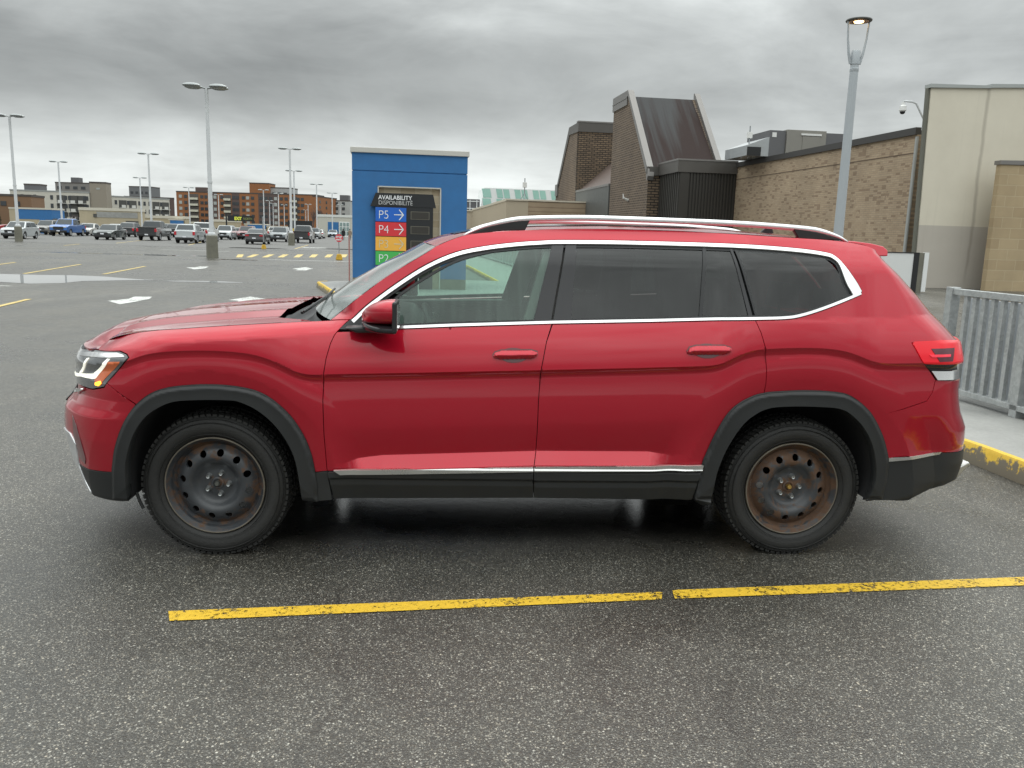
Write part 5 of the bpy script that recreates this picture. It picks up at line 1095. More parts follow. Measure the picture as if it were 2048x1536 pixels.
# lit lamp post on the right
def modern_lamp():
    t = thing('lamp_post', 'tall grey lamp post with ring head and lit bulb before the tan brick wall', 'street lamp', LB(9.57, 17))
    GP = mat('lamp_grey_paint', (.40,.43,.45), .42, .2, var=.03)
    m_ = MB(); m_.lathe([(.115,0),(.108,1.0),(.085,5.15),(.085,5.2)], n=20); m_.lathe([(.16,0),(.16,.12),(.12,.14)], n=20); m_.build('post', GP, t, smooth=True)
    m_ = MB(); m_.lathe([(.08,5.18),(.09,5.2),(.09,5.26),(.082,5.27),(.082,5.33),(.092,5.34),(.095,5.58),(.08,5.62),(0,5.64)], n=20); m_.build('collar', GP, t, smooth=True)
    for s_ in (-1, 1):
        m_ = MB(); m_.tube([(s_*.10,0,5.35),(s_*.15,0,5.55),(s_*.20,0,5.85),(s_*.225,0,6.18)], [.03,.03,.022,.02], 8); m_.build('arm', GP, t)
    DR = mat('lamp_ring_dark', (.06,.06,.055), .4, .3)
    m_ = MB(); m_.lathe([(.12,6.19),(.255,6.19),(.262,6.203),(.255,6.222),(.10,6.235),(0,6.235)], n=32); m_.build('ring', DR, t, smooth=True)
    m_ = MB(); m_.lathe([(.13,6.185),(.20,6.187),(.20,6.18),(.13,6.178)], n=32); m_.build('reflector', mat('copper_reflector', (.5,.3,.2), .3, .9), t)
    m_ = MB(); m_.lathe([(0,6.165),(.09,6.17),(.10,6.19),(0,6.20)], n=20); m_.build('bulb', mat('lit_bulb', (1,.8,.5), .5, em=(1,.66,.30), es=7), t)
modern_lamp()
# galvanised railing
mt, g, b = newmat('galvanised_steel'); tc = g.n('ShaderNodeTexCoord').outputs['Object']; v = g.n('ShaderNodeTexVoronoi', iVector=tc, iScale=38.0); n = g.noise(tc, 7, 5, .6)
c_ = g.n('ShaderNodeSeparateColor', iColor=v.outputs['Color']); f = g.math('ADD', g.math('MULTIPLY', c_.outputs[0], .35), g.math('MULTIPLY', n, .7))
g.l(g.mix(f, (.25,.265,.265), (.50,.52,.515)), b.inputs['Base Color']); setb(b, m=.35); g.l(g.math('MULTIPLY_ADD', f, .3, .28), b.inputs['Roughness']); GALV = mt
def railing(y0, y1, lab, x=5.59, post0=True, step=.105, h=1.09, z=.15):
    t = thing('railing', lab, 'railing', LB(x, y0, z), PHI); L = y1-y0
    m_ = MB(); m_.box((-.035,0,h-.06),(.035,L,h)); m_.box((-.05,0,.065),(.05,L,.115)); m_.build('rail', GALV, t, bevel=.004)
    m_ = MB(); n = max(1, int(round(L/1.15))); ps = [i*L/n for i in range(n+1)]
    for p in ps: m_ = MB(); m_.box((-.05,p-.045,0),(.05,p+.045,h+.012)); m_.build('post', GALV, t, bevel=.004)
    m_ = MB(); k = int(L/step)
    for i in range(1, k):
        yy = i*step
        if min(abs(yy-p) for p in ps) > .07: m_.box((-.02,yy-.024,.115),(.02,yy+.024,h-.06))
    m_.build('baluster', GALV, t); tag(t.children[-1], kind='stuff') if k > 100 else None
    return t
railing(7.68, 5.0, 'heavy galvanised steel railing nearest the car, at the right edge') if False else None
t = railing(3.4, 7.62, 'heavy galvanised steel railing on the pavement behind the SUV tail', step=.125)
t2 = railing(16.5, 60, 'long galvanised railing along the far pavement seen through the front window', step=.45)
SH = thing('metal_sheet_fence', 'plain grey sheet metal fence just behind the galvanised railing', 'fence', LB(5.85, 3.2, .02), PHI)
m_ = MB(); m_.box((0,0,.1),(.03,4.5,1.12)); m_.build('sheet', mat('grey_sheet', (.36,.385,.41), .5, .3, var=.05), SH); m_ = MB(); m_.box((-.02,0,0),(.05,4.5,.1)); m_.build('foot', CONCD, SH)

# ------------------------------------------------------------------ mall wings and skylights in the middle distance
BG = thing('mall_wing', 'low beige mall wing with stepped parapet right of the blue kiosk', 'building', LB(0, 70), PHI)
BST = mat('mall_stucco', (.42,.36,.27), .85, var=.1, vs=.4); 
m_ = MB(); m_.box((3,4,0),(6.95,9,3.5)); m_.add([(6.95,4,0),(9.44,0,0),(9.44,0,4.35),(6.95,4,3.55)], [(0,1,2,3)]); m_.box((9.44,0,0),(11.3,9,4.4)); m_.build('stucco_wall', BST, BG)
m_ = MB(); m_.box((11.3,-.02,0),(18,9,4.42)); m_.build('brick_wall', TAN, BG)
m_ = MB(); m_.box((3,3.9,3.5),(6.95,9,3.62)); m_.add([(6.93,3.9,3.56),(9.44,-.1,4.36),(9.44,-.1,4.5),(6.93,3.9,3.7)], [(0,1,2,3)]); m_.box((9.4,-.08,4.4),(18,9,4.52)); m_.build('coping', mat('cream_coping', (.55,.50,.40), .6), BG)
m_ = MB(); m_.box((6.55,3.8,1.3),(6.8,4,2.0)); m_.build('wall_box', RG, BG)
SKY_ = thing('skylight_roof', 'white mall roof with a row of slanted green glass skylights behind the beige wing', 'roof', LB(10.4, 100, 4.6), PHI)
SW = mat('skylight_white', (.78,.80,.79), .45); SG = mat('skylight_glass_green', (.36,.60,.52), .15, var=.12, vs=.6)
m_ = MB(); m_.prism([(0,0),(.4,2.35),(14,2.35),(14,0)], 0, 6, 'y'); m_.box((-6,.5,-4),(14,6,0)); m_.build('roof_box', SW, SKY_)
for i in range(5):
    x = .25+i*2.25 if i == 0 else .25+i*2.2-.5; w_ = 1.0 if i == 0 else 1.55
    m_ = MB(); 
    for (a, b_) in ((0, .46), (.54, 1.)) if i else ((0, 1.),):
        for (z0, z1) in ((.12, 1.12), (1.22, 2.25)): m_.add([(x+a*w_+.08*(1-z0/2.2)*1.5,-.02,z0),(x+b_*w_+.08*(1-z0/2.2)*1.5,-.02,z0),(x+b_*w_-.15*(z1/2.2),-.02,z1),(x+a*w_-.15*(z1/2.2),-.02,z1)], [(0,1,2,3)])
    m_.build('skylight_pane', SG, SKY_)
m_ = MB(); m_.box((-5.2,-1,-1.2),(-.6,0,-.1)); 
RU = thing('roof_plant', 'dark rooftop plant enclosure with white pipe frames beside the blue kiosk', 'roof plant', LB(6.7, 98, 3.5), PHI)
m_.box((-.6,-1,-.5),(2.2,0,.9)) if False else None
m2 = MB(); m2.box((0,0,0),(3.4,1,2.0)); m2.build('enclosure', RG2, RU); m2 = MB()
for x in (.3,.9,1.5,2.2,3.0): m2.box((x,-.06,0),(x+.09,-.01,1.9))
for z in (.9,1.7): m2.box((.1,-.06,z),(3.3,-.01,z+.09))
m2.tube([(.2,.1,2.),(.2,.1,3.0),(.9,.1,3.0),(.9,.1,2.4)], .05, 5); m2.build('pipe_frame', SW, RU)

# ------------------------------------------------------------------ distant buildings
WIN = mat('dark_window_glass', (.045,.05,.055), .2, var=.2, vs=.4); WINL = mat('pale_window', (.38,.40,.38), .3)
def wpart(par, rects, y, m, name='window', depth=.12):
    for (x0, z0, x1, z1) in rects: m_ = MB(); m_.box((x0, y-depth, z0), (x1, y-.01, z1)); m_.build(name, m, par)
ORB = mat('orange_brick', (.27,.115,.048), .85, var=.08, vs=.3); BRB = mat('brown_brick', (.105,.075,.068), .85, var=.1, vs=.3); CRM = mat('cream_balcony', (.56,.54,.44), .7); ROOFD = mat('dark_roof_edge', (.07,.06,.055), .7)
def base_from(a, b):
    a = Vector(a); b = Vector(b); return (a.x, a.y, 0), atan2(b.y-a.y, b.x-a.x), (b-a).length
def block(name, lab, a, b, h, d, m, cat='building', top=None):
    l, rz, L = base_from(a, b); t = thing(name, lab, cat, l, rz); m_ = MB(); m_.box((0,0,0),(L,d,h)); m_.build('wall', m, t); m_ = MB(); m_.box((-.1,-.1,h),(L+.1,d+.1,h+.5)); m_.build('roof_edge', top or ROOFD, t); return t, L
t, L = block('apartment_block', 'wide orange and brown brick apartment block with cream balconies, far left of centre', (-131.7,413.9), (-64.0,404.5), 17.0, 14, ORB)
h = 17.
segs = [(.0,.19,'o'),(.19,.25,'b'),(.25,.29,'d'),(.29,.36,'o'),(.36,.46,'d'),(.46,.57,'o'),(.57,.76,'d'),(.76,.80,'o'),(.80,1.,'o')]
for a, b_, k in ((.235,.295,'d'),(.40,.455,'d'),(.59,.735,'d'),(.165,.20,'o')):
    if k == 'd': m_ = MB(); m_.box((a*L,-.06,0),(b_*L,-.001,h)); m_.build('brown_bay', BRB, t)
cols = [.03,.068,.185,.215,.25,.28,.33,.415,.44,.485,.515,.55,.61,.645,.68,.715,.755,.79,.875,.905,.95]
k = 0
for r_ in range(5):
    for c_ in cols[:20]:
        z = h-2.0-r_*2.85; wpart(t, [(c_*L-.75, z-.7, c_*L+.75, z+.75)], -.02, WIN if (k*7) % 5 else WINL); k += 1
for c0, c1 in ((.095,.16),(.345,.395),(.82,.87)):
    for r_ in range(6):
        z = h-2.6-r_*2.85
        m_ = MB(); m_.box((c0*L,-.9,z-.75),(c1*L,-.75,z+.15)); m_.box((c0*L,-.9,z-.85),(c1*L,0,z-.75)); m_.build('balcony', CRM, t)
    m_ = MB(); m_.box((c0*L,-.05,0),(c1*L,-.004,h-.8)); m_.build('recess', mat('recess_shade', (.10,.09,.08), .8), t)
m_ = MB(); m_.box((.12*L,3,h+.5),(.2*L,8,h+2.6)); m_.build('roof_house', BRB, t)
t, L = block('apartment_tower', 'orange and grey stepped apartment tower rising behind the orange brick block', (-108.6,463.1), (-98.0,462.3), 24.5, 12, ORB)
t2_, L2 = block('apartment_tower', 'pale grey balcony tower attached right of the stepped orange tower', (-97.8,465.), (-86.0,464.3), 22.5, 12, mat('pale_grey_concrete', (.36,.37,.37), .8, var=.08, vs=.3))
wpart(t2_, [(x, 16+z*2.8, x+1.8, 17.5+z*2.8) for x in (1, 4, 7) for z in range(2)], 0, WIN)
t, L = block('apartment_block', 'end wing of orange brick with small windows at the right of the orange block', (-63.9,404.4), (-57.5,430), 16.4, 10, ORB)
wpart(t, [(x, z, x+1.6, z+1.3) for x in (4, 12, 19) for z in (5, 8, 11, 13.6)], 0, WIN)
WHS = mat('white_apartment_stucco', (.52,.50,.44), .85, var=.06, vs=.3); GREC = mat('grey_coping', (.28,.29,.28), .6); REC = mat('balcony_recess', (.075,.075,.07), .8)
def white_apt(a, b, h, lab, bal, wins):
    t, L = block('apartment_block', lab, a, b, h, 12, WHS, top=GREC)
    for c in bal:
        m_ = MB(); m_.box((c*L-1.5,-.03,0),(c*L+1.5,-.002,h-1.0)); m_.build('recess', REC, t)
        for z in range(4): m_ = MB(); zz = h-3.5-z*2.9; m_.box((c*L-1.6,-.9,zz-.35),(c*L+1.6,0,zz-.2)); m_.box((c*L-.9,-.95,zz-.25),(c*L+.6,-.85,zz+.8)); m_.build('balcony', mat('white_balcony', (.6,.6,.57), .7), t)
    wpart(t, [(c*L-.45, h-2.6-z*2.9, c*L+.45, h-1.1-z*2.9) for c in wins for z in range(4)], 0, WIN)
    return t, L
t, L = white_apt((-153.2,303.4), (-127.5,306.), 11.6, 'pale cream low apartment block with dark balconies at the far left', (.64,.80,.90), (.15,.31,.52,.70,.745,.94,.97))
t, L = white_apt((-124.5,311.), (-108.,331.), 10.8, 'second cream apartment block, right of the tall beige stair tower', (.27,.42,.78,.93), (.08,.17,.35,.52,.60,.68,.86))
t, L = block('stair_tower', 'plain beige tower between the two cream apartment blocks', (-127.4,306.5), (-122.,307.), 15.2, 6, mat('beige_tower', (.27,.24,.195), .85, var=.05)); m_ = MB(); m_.box((2.2,-.1,13.2-.2),(3.4,-.01,14.2-.6)); m_.build('window', WINL, t)
t, L = block('roof_penthouse', 'small grey roof penthouse on the left end of the cream apartment block', (-151.,309), (-145.5,309), 13.9, 5, RG2)
t, L = block('apartment_block', 'distant grey-brown apartment block behind the cream apartment roof', (-199.,439), (-180.,437.5), 20.5, 12, mat('greybrown', (.20,.19,.18), .85, var=.1, vs=.3)); wpart(t, [(x, 17.6, x+2.2, 19) for x in (1,5,9,13)], 0, WIN); m_ = MB(); m_.box((7,2,21),(11,6,23.5)); m_.build('roof_house', RG2, t)
t, L = block('apartment_tower', 'dark grey distant tower above the end of the cream apartments', (-193.,520), (-180.,518), 23., 12, mat('dark_tower_grey', (.15,.155,.16), .85, var=.1, vs=.3)); wpart(t, [(x, z, x+1.6, z+1.4) for x in (1,4,7,10) for z in (16,19)], 0, WIN)
t, L = block('apartment_block', 'dark brown brick apartment block left of the orange one', (-140.,371.), (-121.,377.), 12.6, 14, BRB); wpart(t, [(x, z, x+1.2, z+1.2) for x in (2,5,8,11,14,17) for z in (4,7,10)], 0, WIN); m_ = MB(); m_.box((13,-.1,0),(14.6,-.01,12)); m_.build('grey_bay', RG, t)
t, L = block('brown_building', 'low brown building at the left edge of the photo', (-112.,207.6), (-100.7,208.5), 7.2, 8, mat('brown_brick_plain', (.20,.12,.07), .85, var=.1, vs=.5)); wpart(t, [(x, 4.9, x+1.3, 6.0) for x in (1.2,4.4,7.5)], 0, WIN)
t, L = block('apartment_tower', 'pale grey stepped tower between the shop and the blue kiosk', (-62.2,428.9), (-50.7,428.1), 15.5, 12, mat('pale_tower', (.40,.41,.40), .85, var=.08, vs=.3)); wpart(t, [(x, z, x+1.5, z+1.5) for x in (1,4,7.5) for z in (5,8,11,13.5)], 0, WIN); m_ = MB(); m_.box((6,2,16),(10.5,7,18.6)); m_.build('roof_house', RG2, t)
# low deck walls and kiosks
CB = mat('deck_beige', (.40,.345,.24), .85, var=.12, vs=.5); CBT = mat('deck_cap', (.54,.51,.43), .7)
def lowwall(lab, a, b, h, d=2.5, m=CB): t, L = block('deck_wall', lab, a, b, h, d, m, 'wall', CBT); return t, L
t, L = lowwall('beige deck wall with a stained grey band in front of the cream apartments', (-66.4,154.1), (-55.6,153.2), 3.7); m_ = MB(); m_.box((3.2,-.06,2.5),(L-.2,-.005,3.5)); m_.build('stained_band', CONC, t); m_ = MB(); m_.box((L-2.4,-.08,.3),(L-.1,-.065,2.0)); m_.build('doorway', REC, t); m_ = MB(); m_.box((2.6,-.15,2.5),(3.2,-.05,3.1)); m_.build('wall_box', REC, t)
lowwall('plain low beige deck wall right of the stained one', (-59.4,163.7), (-50.5,163.0), 2.7)
lowwall('short beige deck wall left of the EXIT NORTH sign', (-47.8,173.0), (-43.0,172.6), 2.4)
def blue_k(lab, a, b, h, d=3.):
    l, rz, L = base_from(a, b); t = thing('stair_kiosk', lab, 'kiosk', l, rz)
    m_ = MB(); m_.box((0,0,0),(.16*L,d,h-.2)); m_.box((.16*L,.02,0),(.7*L,d,h*.55)); m_.box((.84*L,.02,0),(L,d,h*.6)); m_.build('block_wall', CB, t)
    m_ = MB(); m_.box((.16*L,0,h*.55),(L,d,h-.2)); m_.box((.7*L,0,0),(.84*L,d,h*.55)); m_.build('blue_band', BLUE, t); m_ = MB(); m_.box((-.05,-.05,h-.2),(L+.05,d,h)); m_.build('roof_cap', CBT, t); return t
blue_k('blue and tan kiosk beyond the red sedan at the left edge', (-55.0,107.3), (-49.6,106.9), 3.2)
blue_k('small far blue kiosk under the EXIT NORTH sign', (-41.6,172.6), (-37.2,172.2), 2.2); blue_k('small far blue kiosk right of the first far one', (-37.0,172.3), (-33.,171.9), 1.9)
blue_k('tiny blue kiosk end at the right of the plain deck wall', (-52.6,160), (-50.9,159.9), 2.6)
t, L = block('shop_building', 'pale shop with blue panels and glazed corner, left of the big blue kiosk', (-26.4,171.4), (-19.6,170.9), 4.0, 5, mat('shop_stucco', (.50,.49,.43), .8), top=mat('shop_cap', (.62,.63,.60), .6))
m_ = MB(); m_.box((.30*L,-.1,0),(.62*L,-.01,3.0)); m_.build('blue_panel', BLUE, t); wpart(t, [(x*L, z, x*L+.5, z+.75) for x in (.66,.76,.86) for z in (.4,1.3,2.2)], -.0, mat('shop_glass', (.22,.30,.29), .1)); m_ = MB(); m_.box((.64*L,-.06,0),(.95*L,-.01,3.1)); m_.build('glazing_frame', SW, t)
# overhead exit signs
t = thing('exit_sign', 'long black overhead sign reading EXIT NORTH in yellow-green letters', 'sign', (-31.2,120.9,0), .03)
m_ = MB(); m_.box((-.2,0,2.35),(3.5,.15,3.15)); m_.box((-.5,.02,0),(-.3,.12,3.4)); m_.build('board', SB, t); YG = mat('exit_letters', (.62,.66,.08), .5, em=(.7,.75,.05), es=.25)
text_mesh('EXIT', .62, YG, t, (.75,-.02,2.52), bold=.03, sx=.8); text_mesh('NORTH', .5, mat('exit_letters_dim', (.30,.33,.10), .5), t, (2.0,-.02,2.55), sx=.72)
t = thing('overhead_sign', 'far black sign over a yellow clearance bar, right of EXIT NORTH', 'sign', (-30.3,159.9,0), .03); m_ = MB(); m_.box((0,0,1.6),(4.6,.2,3.0)); m_.box((.1,.02,0),(.3,.12,1.6)); m_.build('board', SB, t); m_ = MB(); m_.box((0,0,.9),(4.2,.15,1.5)); m_.build('clearance_bar', mat('clearance_yellow', (.6,.42,.05), .6), t)
# ------------------------------------------------------------------ stop signs
RDS = mat('stop_red', (.62,.03,.045), .45); YB = mat_conc('yellow_base', (.66,.40,.04), 3)
def base_block(t): m_ = MB(); m_.prism([(-.17,0),(-.17,.12),(-.11,.32),(.11,.32),(.17,.12),(.17,0)], -.15, .15, 'y'); m_.build('base', YB, t, bevel=.03)
t = thing('stop_sign', 'small red STOP ARRET sign on a grey pole with yellow base beside the crossing', 'stop sign', (-4.9,41.6,0), .1); base_block(t)
m_ = MB(); m_.tube([(0,0,.3),(-.02,0,1.4)], .025, 8); m_.build('pole', GREYM, t)
oc = [(.22*cos(pi/8+k*pi/4), 1.17+.22*sin(pi/8+k*pi/4)) for k in range(8)]; m_ = MB(); m_.prism([(x, z+.0) for x, z in oc], -.06, -.045, 'y'); m_.build('sign_plate', RDS, t)
text_mesh('STOP', .14, WT, t, (0,-.065,1.18), align='CENTER', bold=.006); text_mesh('ARRÊT', .12, WT, t, (0,-.065,1.04), align='CENTER', bold=.005)
t = thing('road_sign', 'grey sign post seen edge-on with yellow base behind the black sedan', 'sign post', (-13.,60.3,0), .3); base_block(t); m_ = MB(); m_.tube([(0,0,.5),(-.03,0,2.4)], .04, 8); m_.build('pole', GREYM, t); m_ = MB(); m_.box((-.04,-.3,1.6),(-.02,.3,2.3)); m_.build('sign_plate', GREYM, t)
t = thing('kerb_marker', 'yellow and white concrete end marker beside the blue kiosk corner', 'marker', (-2.9,38.6,0)); m_ = MB(); m_.prism([(-.7,0),(-.1,.5),(.2,.5),(.2,0)], -.2, .2, 'y'); m_.build('block', YB, t, bevel=.03)
# ------------------------------------------------------------------ lot lamp posts
def lot_lamp(loc, H, lab, heads=2, base=True, rz=0., s=1.):
    t = thing('lamp_post', lab, 'street lamp', loc, rz, 'white twin-head lamp posts of the parking lot')
    m_ = MB()
    b0 = 1.13 if base else 0
    m_.lathe([(.13,b0),(.115,b0+.6),(.085,H-.1),(.085,H)], n=14); m_.lathe([(.20,b0),(.20,b0+.12),(.14,b0+.16)], n=14); m_.lathe([(.125,H*.45),(.135,H*.45),(.135,H*.46),(.12,H*.46)], n=14); m_.build('pole', WHITEP, t, smooth=True)
    if base:
        m_ = MB(); m_.lathe([(0,1.15),(.25,1.15),(.28,1.10),(.30,0)], n=8); m_.build('concrete_base', CONCD, t)
    dirs = [(1,.12),(-1,.12)]+([(1,-.9),(-1,-.9)] if heads == 4 else [])
    for dx, dy in dirs:
        e = bpy.data.objects.new('lamp_head', None)
        m_ = MB(); prof = [(0,-.10),(.25,-.11),(.42,-.05),(.46,0),(.40,.07),(.22,.12),(0,.13)]; m_.lathe(prof, n=18)
        c = Vector((dx*.62, dy*.5, H+.02)); m_.v = [(p[0]*.95+c.x, p[1]*.55+c.y, p[2]*.9+c.z) for p in m_.v]
        m_.tube([(0,0,H-.05),(dx*.35,dy*.28,H+.02)], .035, 6); m_.build('lamp_head', mat('lamp_head_grey', (.30,.32,.32), .4, .5), t, smooth=True)
    return t
L_ = [((-11.09,39.84,0),8.35,'nearest four-headed lamp post on a mossy concrete base, left of the blue kiosk',4,True),((-32.17,63.18,0),9.3,'lamp post on a concrete base at the left edge beside the silver hatchback',4,True),((-13.82,75.6,0),8.75,'lamp post on a concrete base beside the black pickup left of the blue kiosk',2,True),
 ((-45.9,101.3,0),8.6,'lamp post rising behind the blue pickup',2,False),((-29.7,84.9,0),8.6,'lamp post rising behind the black pickup with the open bed',2,False),((-47.4,131.7,0),8.6,'thin far lamp post before the dark grey distant tower',2,False),((-49.1,161.5,0),8.6,'lamp post in front of the left end of the orange apartments',2,False),((-52.6,194.8,0),8.6,'faint lamp post just right of the nearest lamp pole',2,False),((-18.6,103.4,0),8.6,'lamp post just right of the pole with concrete base by the black pickup',2,False),((-20.7,134.1,0),8.6,'lamp post before the right part of the orange apartments',2,False),((-22.7,165.8,0),8.6,'lamp post standing in front of the pale shop building',2,False),((-35.2,161.9,0),8.6,'lamp post before the middle of the orange apartments, behind the black sedan',2,False),((-48.4,229.1,0),8.6,'small far lamp post, left one of a close pair before the brown bays',2,False),((-52.5,253.3,0),8.6,'small far lamp post, right one of a close pair before the brown bays',2,False),((-35.5,177.3,0),8.6,'far lamp post in front of the brown bays of the orange apartments',2,False),((-51.9,266.9,0),8.6,'small far lamp post over the jeep-like grey SUV',2,False),((-42.0,252.3,0),8.6,'small far lamp post over the black pickup with a bed cap',2,False),((-56.7,333.9,0),8.6,'smallest far lamp post, low in front of the orange apartments',2,False),((-31.8,246.9,0),8.6,'far lamp post just left of the big blue kiosk',2,False)]
for loc, H, lab, hd_, bs in L_: lot_lamp(loc, H, lab, hd_, bs, rz=.1)

# ------------------------------------------------------------------ parked cars (one prototype per body style, copied with copies of the parts)
CGL = mat('car_glass_dark', (.045,.055,.06), .12, sp=.4, var=.35, vs=1.5); CT = mat('car_tyre', (.02,.02,.02), .8); CRIM = mat('car_rim', (.35,.36,.37), .35, .7); CBK = mat('car_black_trim', (.02,.021,.022), .5)
HLM = mat('car_headlamp', (.62,.64,.64), .1, .3); TLM = mat('car_tail_lamp', (.45,.02,.03), .2); PLT = mat('plate_white', (.72,.74,.78), .5)
def loftcar(kind):
    """lengths along x (front = +x), y across, z up; near-real proportions"""
    spec = {'sedan': dict(L=4.75, W=1.82, H=1.46, hood=.92, belt=.96, fx=.30, ws=(.88,.26), roof=(.26,-.95), rear=(-1.75,), tail=1.02, wr=.33),
            'hatch': dict(L=4.2, W=1.75, H=1.52, hood=.98, belt=1.0, fx=.3, ws=(1.05,.40), roof=(.40,-1.35), rear=(-1.85,), tail=1.05, wr=.31),
            'suv': dict(L=4.65, W=1.88, H=1.70, hood=1.06, belt=1.10, fx=.3, ws=(1.0,.36), roof=(.36,-1.65), rear=(-2.15,), tail=1.12, wr=.36),
            'pickup': dict(L=5.8, W=2.02, H=1.93, hood=1.24, belt=1.26, fx=.3, ws=(1.25,.65), roof=(.65,-.75), rear=(-1.0,), tail=1.24, wr=.41)}[kind]
    S = spec; L, W, H = S['L'], S['W'], S['H']; hw = W/2; F = L/2; wf, wrr = F-.88, -F+(1.2 if kind == 'pickup' else .95); R = S['wr']
    t = thing('parked_car', 'x', 'car')
    z0 = .26 if kind != 'pickup' else .42
    if kind == 'suv': z0 = .30
    def archpts(cx, flip): return [(cx+(R+.07)*cos(a), max(z0, R+(R+.07)*sin(a))) for a in np.linspace(0, pi, 9)]
    A1 = archpts(wf, 0); A2 = archpts(wrr, 0)
    bz = S['belt']; tz = S['tail']
    top = [(-F+.04, tz*.62), (-F+.08, tz-.06), (-F+.20, tz), (S['rear'][0], bz+.02) if kind != 'pickup' else (-1.05, bz), (S['ws'][0]-.9, bz), (S['ws'][0], bz-.01), (S['ws'][0]+.05, bz-.015), (F-.75, S['hood']), (F-.28, S['hood']-.10), (F-.08, S['hood']-.24), (F-.02, .62), (F, .45), (F-.06, z0+.02)]
    low = [(A1[0][0]+.02, z0)]+A1+[(A1[-1][0], z0), (A2[0][0], z0)]+A2+[(A2[-1][0], z0), (-F+.10, z0+.08), (-F, .50)]
    poly = top+low
    # five slices across: flank tuck and plan taper
    def sl(y, ins):
        out = []
        for x, z in poly:
            e = max(0, (abs(x)-(F-.55))/.55); yy = y*(1-.14*e*e); zz = z-(ins*1.1 if z > .8 else 0)
            tuck = .03*max(0, (.55-z)/.3)*(1 if abs(y) > hw*.9 else 0)
            out.append((x*(1-ins*.02), yy-(tuck if y > 0 else -tuck), zz))
        return out
    m_ = MB(); n = len(poly); sl_ = [sl(-hw, .035), sl(-hw*.93, 0), sl(-hw*.5, -.015), sl(hw*.5, -.015), sl(hw*.93, 0), sl(hw, .035)]
    vs = [p for s in sl_ for p in s]; fs = []
    for i in range(len(sl_)-1): fs += [(i*n+k, (i+1)*n+k, (i+1)*n+(k+1) % n, i*n+(k+1) % n) for k in range(n)]
    fs += [tuple(range(n)), tuple(reversed(range((len(sl_)-1)*n, len(sl_)*n)))]
    m_.add(vs, fs); body_ = m_.build('body', mat('car_body_base', (.3,.3,.3), .3, coat=1.), t, smooth=True)
    # greenhouse: frustum of painted pillars with glass panels set on it
    x_ws, x_rf = S['ws']; x_rr = S['roof'][1]; x_bk = S['rear'][0]; hb = hw*.93; ht = hw*.74
    def P(x, y, z): return (x, y, z)
    zb = bz-.04; B = [(x_ws, zb), (x_rf, H-.04), ((x_rf+x_rr)/2, H), (x_rr, H-.05), (x_bk, zb)]
    def yat(z): return hb+(ht-hb)*((z-zb)/(H-zb))
    m_ = MB(); vs = []
    for s_ in (-1, 1): vs += [(x, s_*yat(z), z) for x, z in B]
    for k in range(1, 4): pass
    m_.add(vs, [(0,1,2,3,4),(9,8,7,6,5),(0,5,6,1),(1,6,7,2),(2,7,8,3),(3,8,9,4)]); m_.build('cabin', body_.data.materials[0], t, smooth=True, bevel=.05)
    if kind == 'pickup':
        m_ = MB(); m_.box((-F+.12,-hw+.1,tz-.5+.52),(-1.08,hw-.1,tz+.03)); m_.build('bed_cover', CBK, t)
    def quad(nm, q, m, off=.012):
        q = [Vector(p) for p in q]; nn = (q[1]-q[0]).cross(q[2]-q[0]).normalized()
        m2 = MB(); m2.add([tuple(p+nn*off) for p in q]+[tuple(p-nn*.01) for p in q], [(0,1,2,3),(0,4,5,1),(1,5,6,2),(2,6,7,3),(3,7,4,0)]); return m2.build(nm, m, t)
    def mixp(a, b, f): return (a[0]+(b[0]-a[0])*f, a[1]+(b[1]-a[1])*f)
    a0, a1 = mixp(B[0], B[1], .10), mixp(B[0], B[1], .93); quad('windshield', [(a0[0],-yat(a0[1])+.09,a0[1]),(a0[0],yat(a0[1])-.09,a0[1]),(a1[0],yat(a1[1])-.08,a1[1]),(a1[0],-yat(a1[1])+.08,a1[1])], CGL)
    a0, a1 = mixp(B[4], B[3], .22 if kind != 'sedan' else .08), mixp(B[4], B[3], .92); quad('rear_window', [(a0[0],yat(a0[1])-.10,a0[1]),(a0[0],-yat(a0[1])+.10,a0[1]),(a1[0],-yat(a1[1])+.10,a1[1]),(a1[0],yat(a1[1])-.10,a1[1])], CGL)
    xm = (x_rf+x_rr)/2+.05; zl = bz+.0; zt = H-.13
    for s_ in (-1, 1):
        for (xa, xb, xc, xd) in ((x_ws-.28, xm+.04, xm+.04, x_rf-.10), (xm-.04, x_rr-.12 if kind != 'suv' else x_rr+.25, x_rr+.05 if kind != 'suv' else x_rr+.4, xm-.04)):
            q = [(xa, s_*yat(zl), zl), (xb, s_*yat(zl), zl), (xc, s_*yat(zt), zt), (xd, s_*yat(zt), zt)]
            quad('side_window', q if s_ > 0 else q[::-1], CGL, .014)
    for s_ in (-1, 1):
        m_ = MB(); m_.box((x_ws-.45, s_*hw-.05+s_*.06, bz), (x_ws-.27, s_*hw+.05+s_*.06, bz+.14)); m_.build('side_mirror', CBK, t, bevel=.03)
    for cx in (wf, wrr):
        for s_ in (-1, 1):
            m_ = MB(); y1 = s_*(hw-.02); y0 = s_*(hw-.24); m_.lathe([(R*.62,y1-s_*.01),(R*.9,y1),(R,y1-s_*.03),(R,y0),(R*.6,y0)], (cx,0,R), 'y', 22); ty = m_.build('wheel', CT, t, smooth=True)
            m_ = MB(); m_.lathe([(0,y1-s_*.02),(.06,y1-s_*.015),(R*.35,y1-s_*.05),(R*.56,y1-s_*.02),(R*.64,y1-s_*.008)], (cx,0,R), 'y', 22); m_.build('rim', CRIM, ty, smooth=True)
    zf = S['hood']-.26
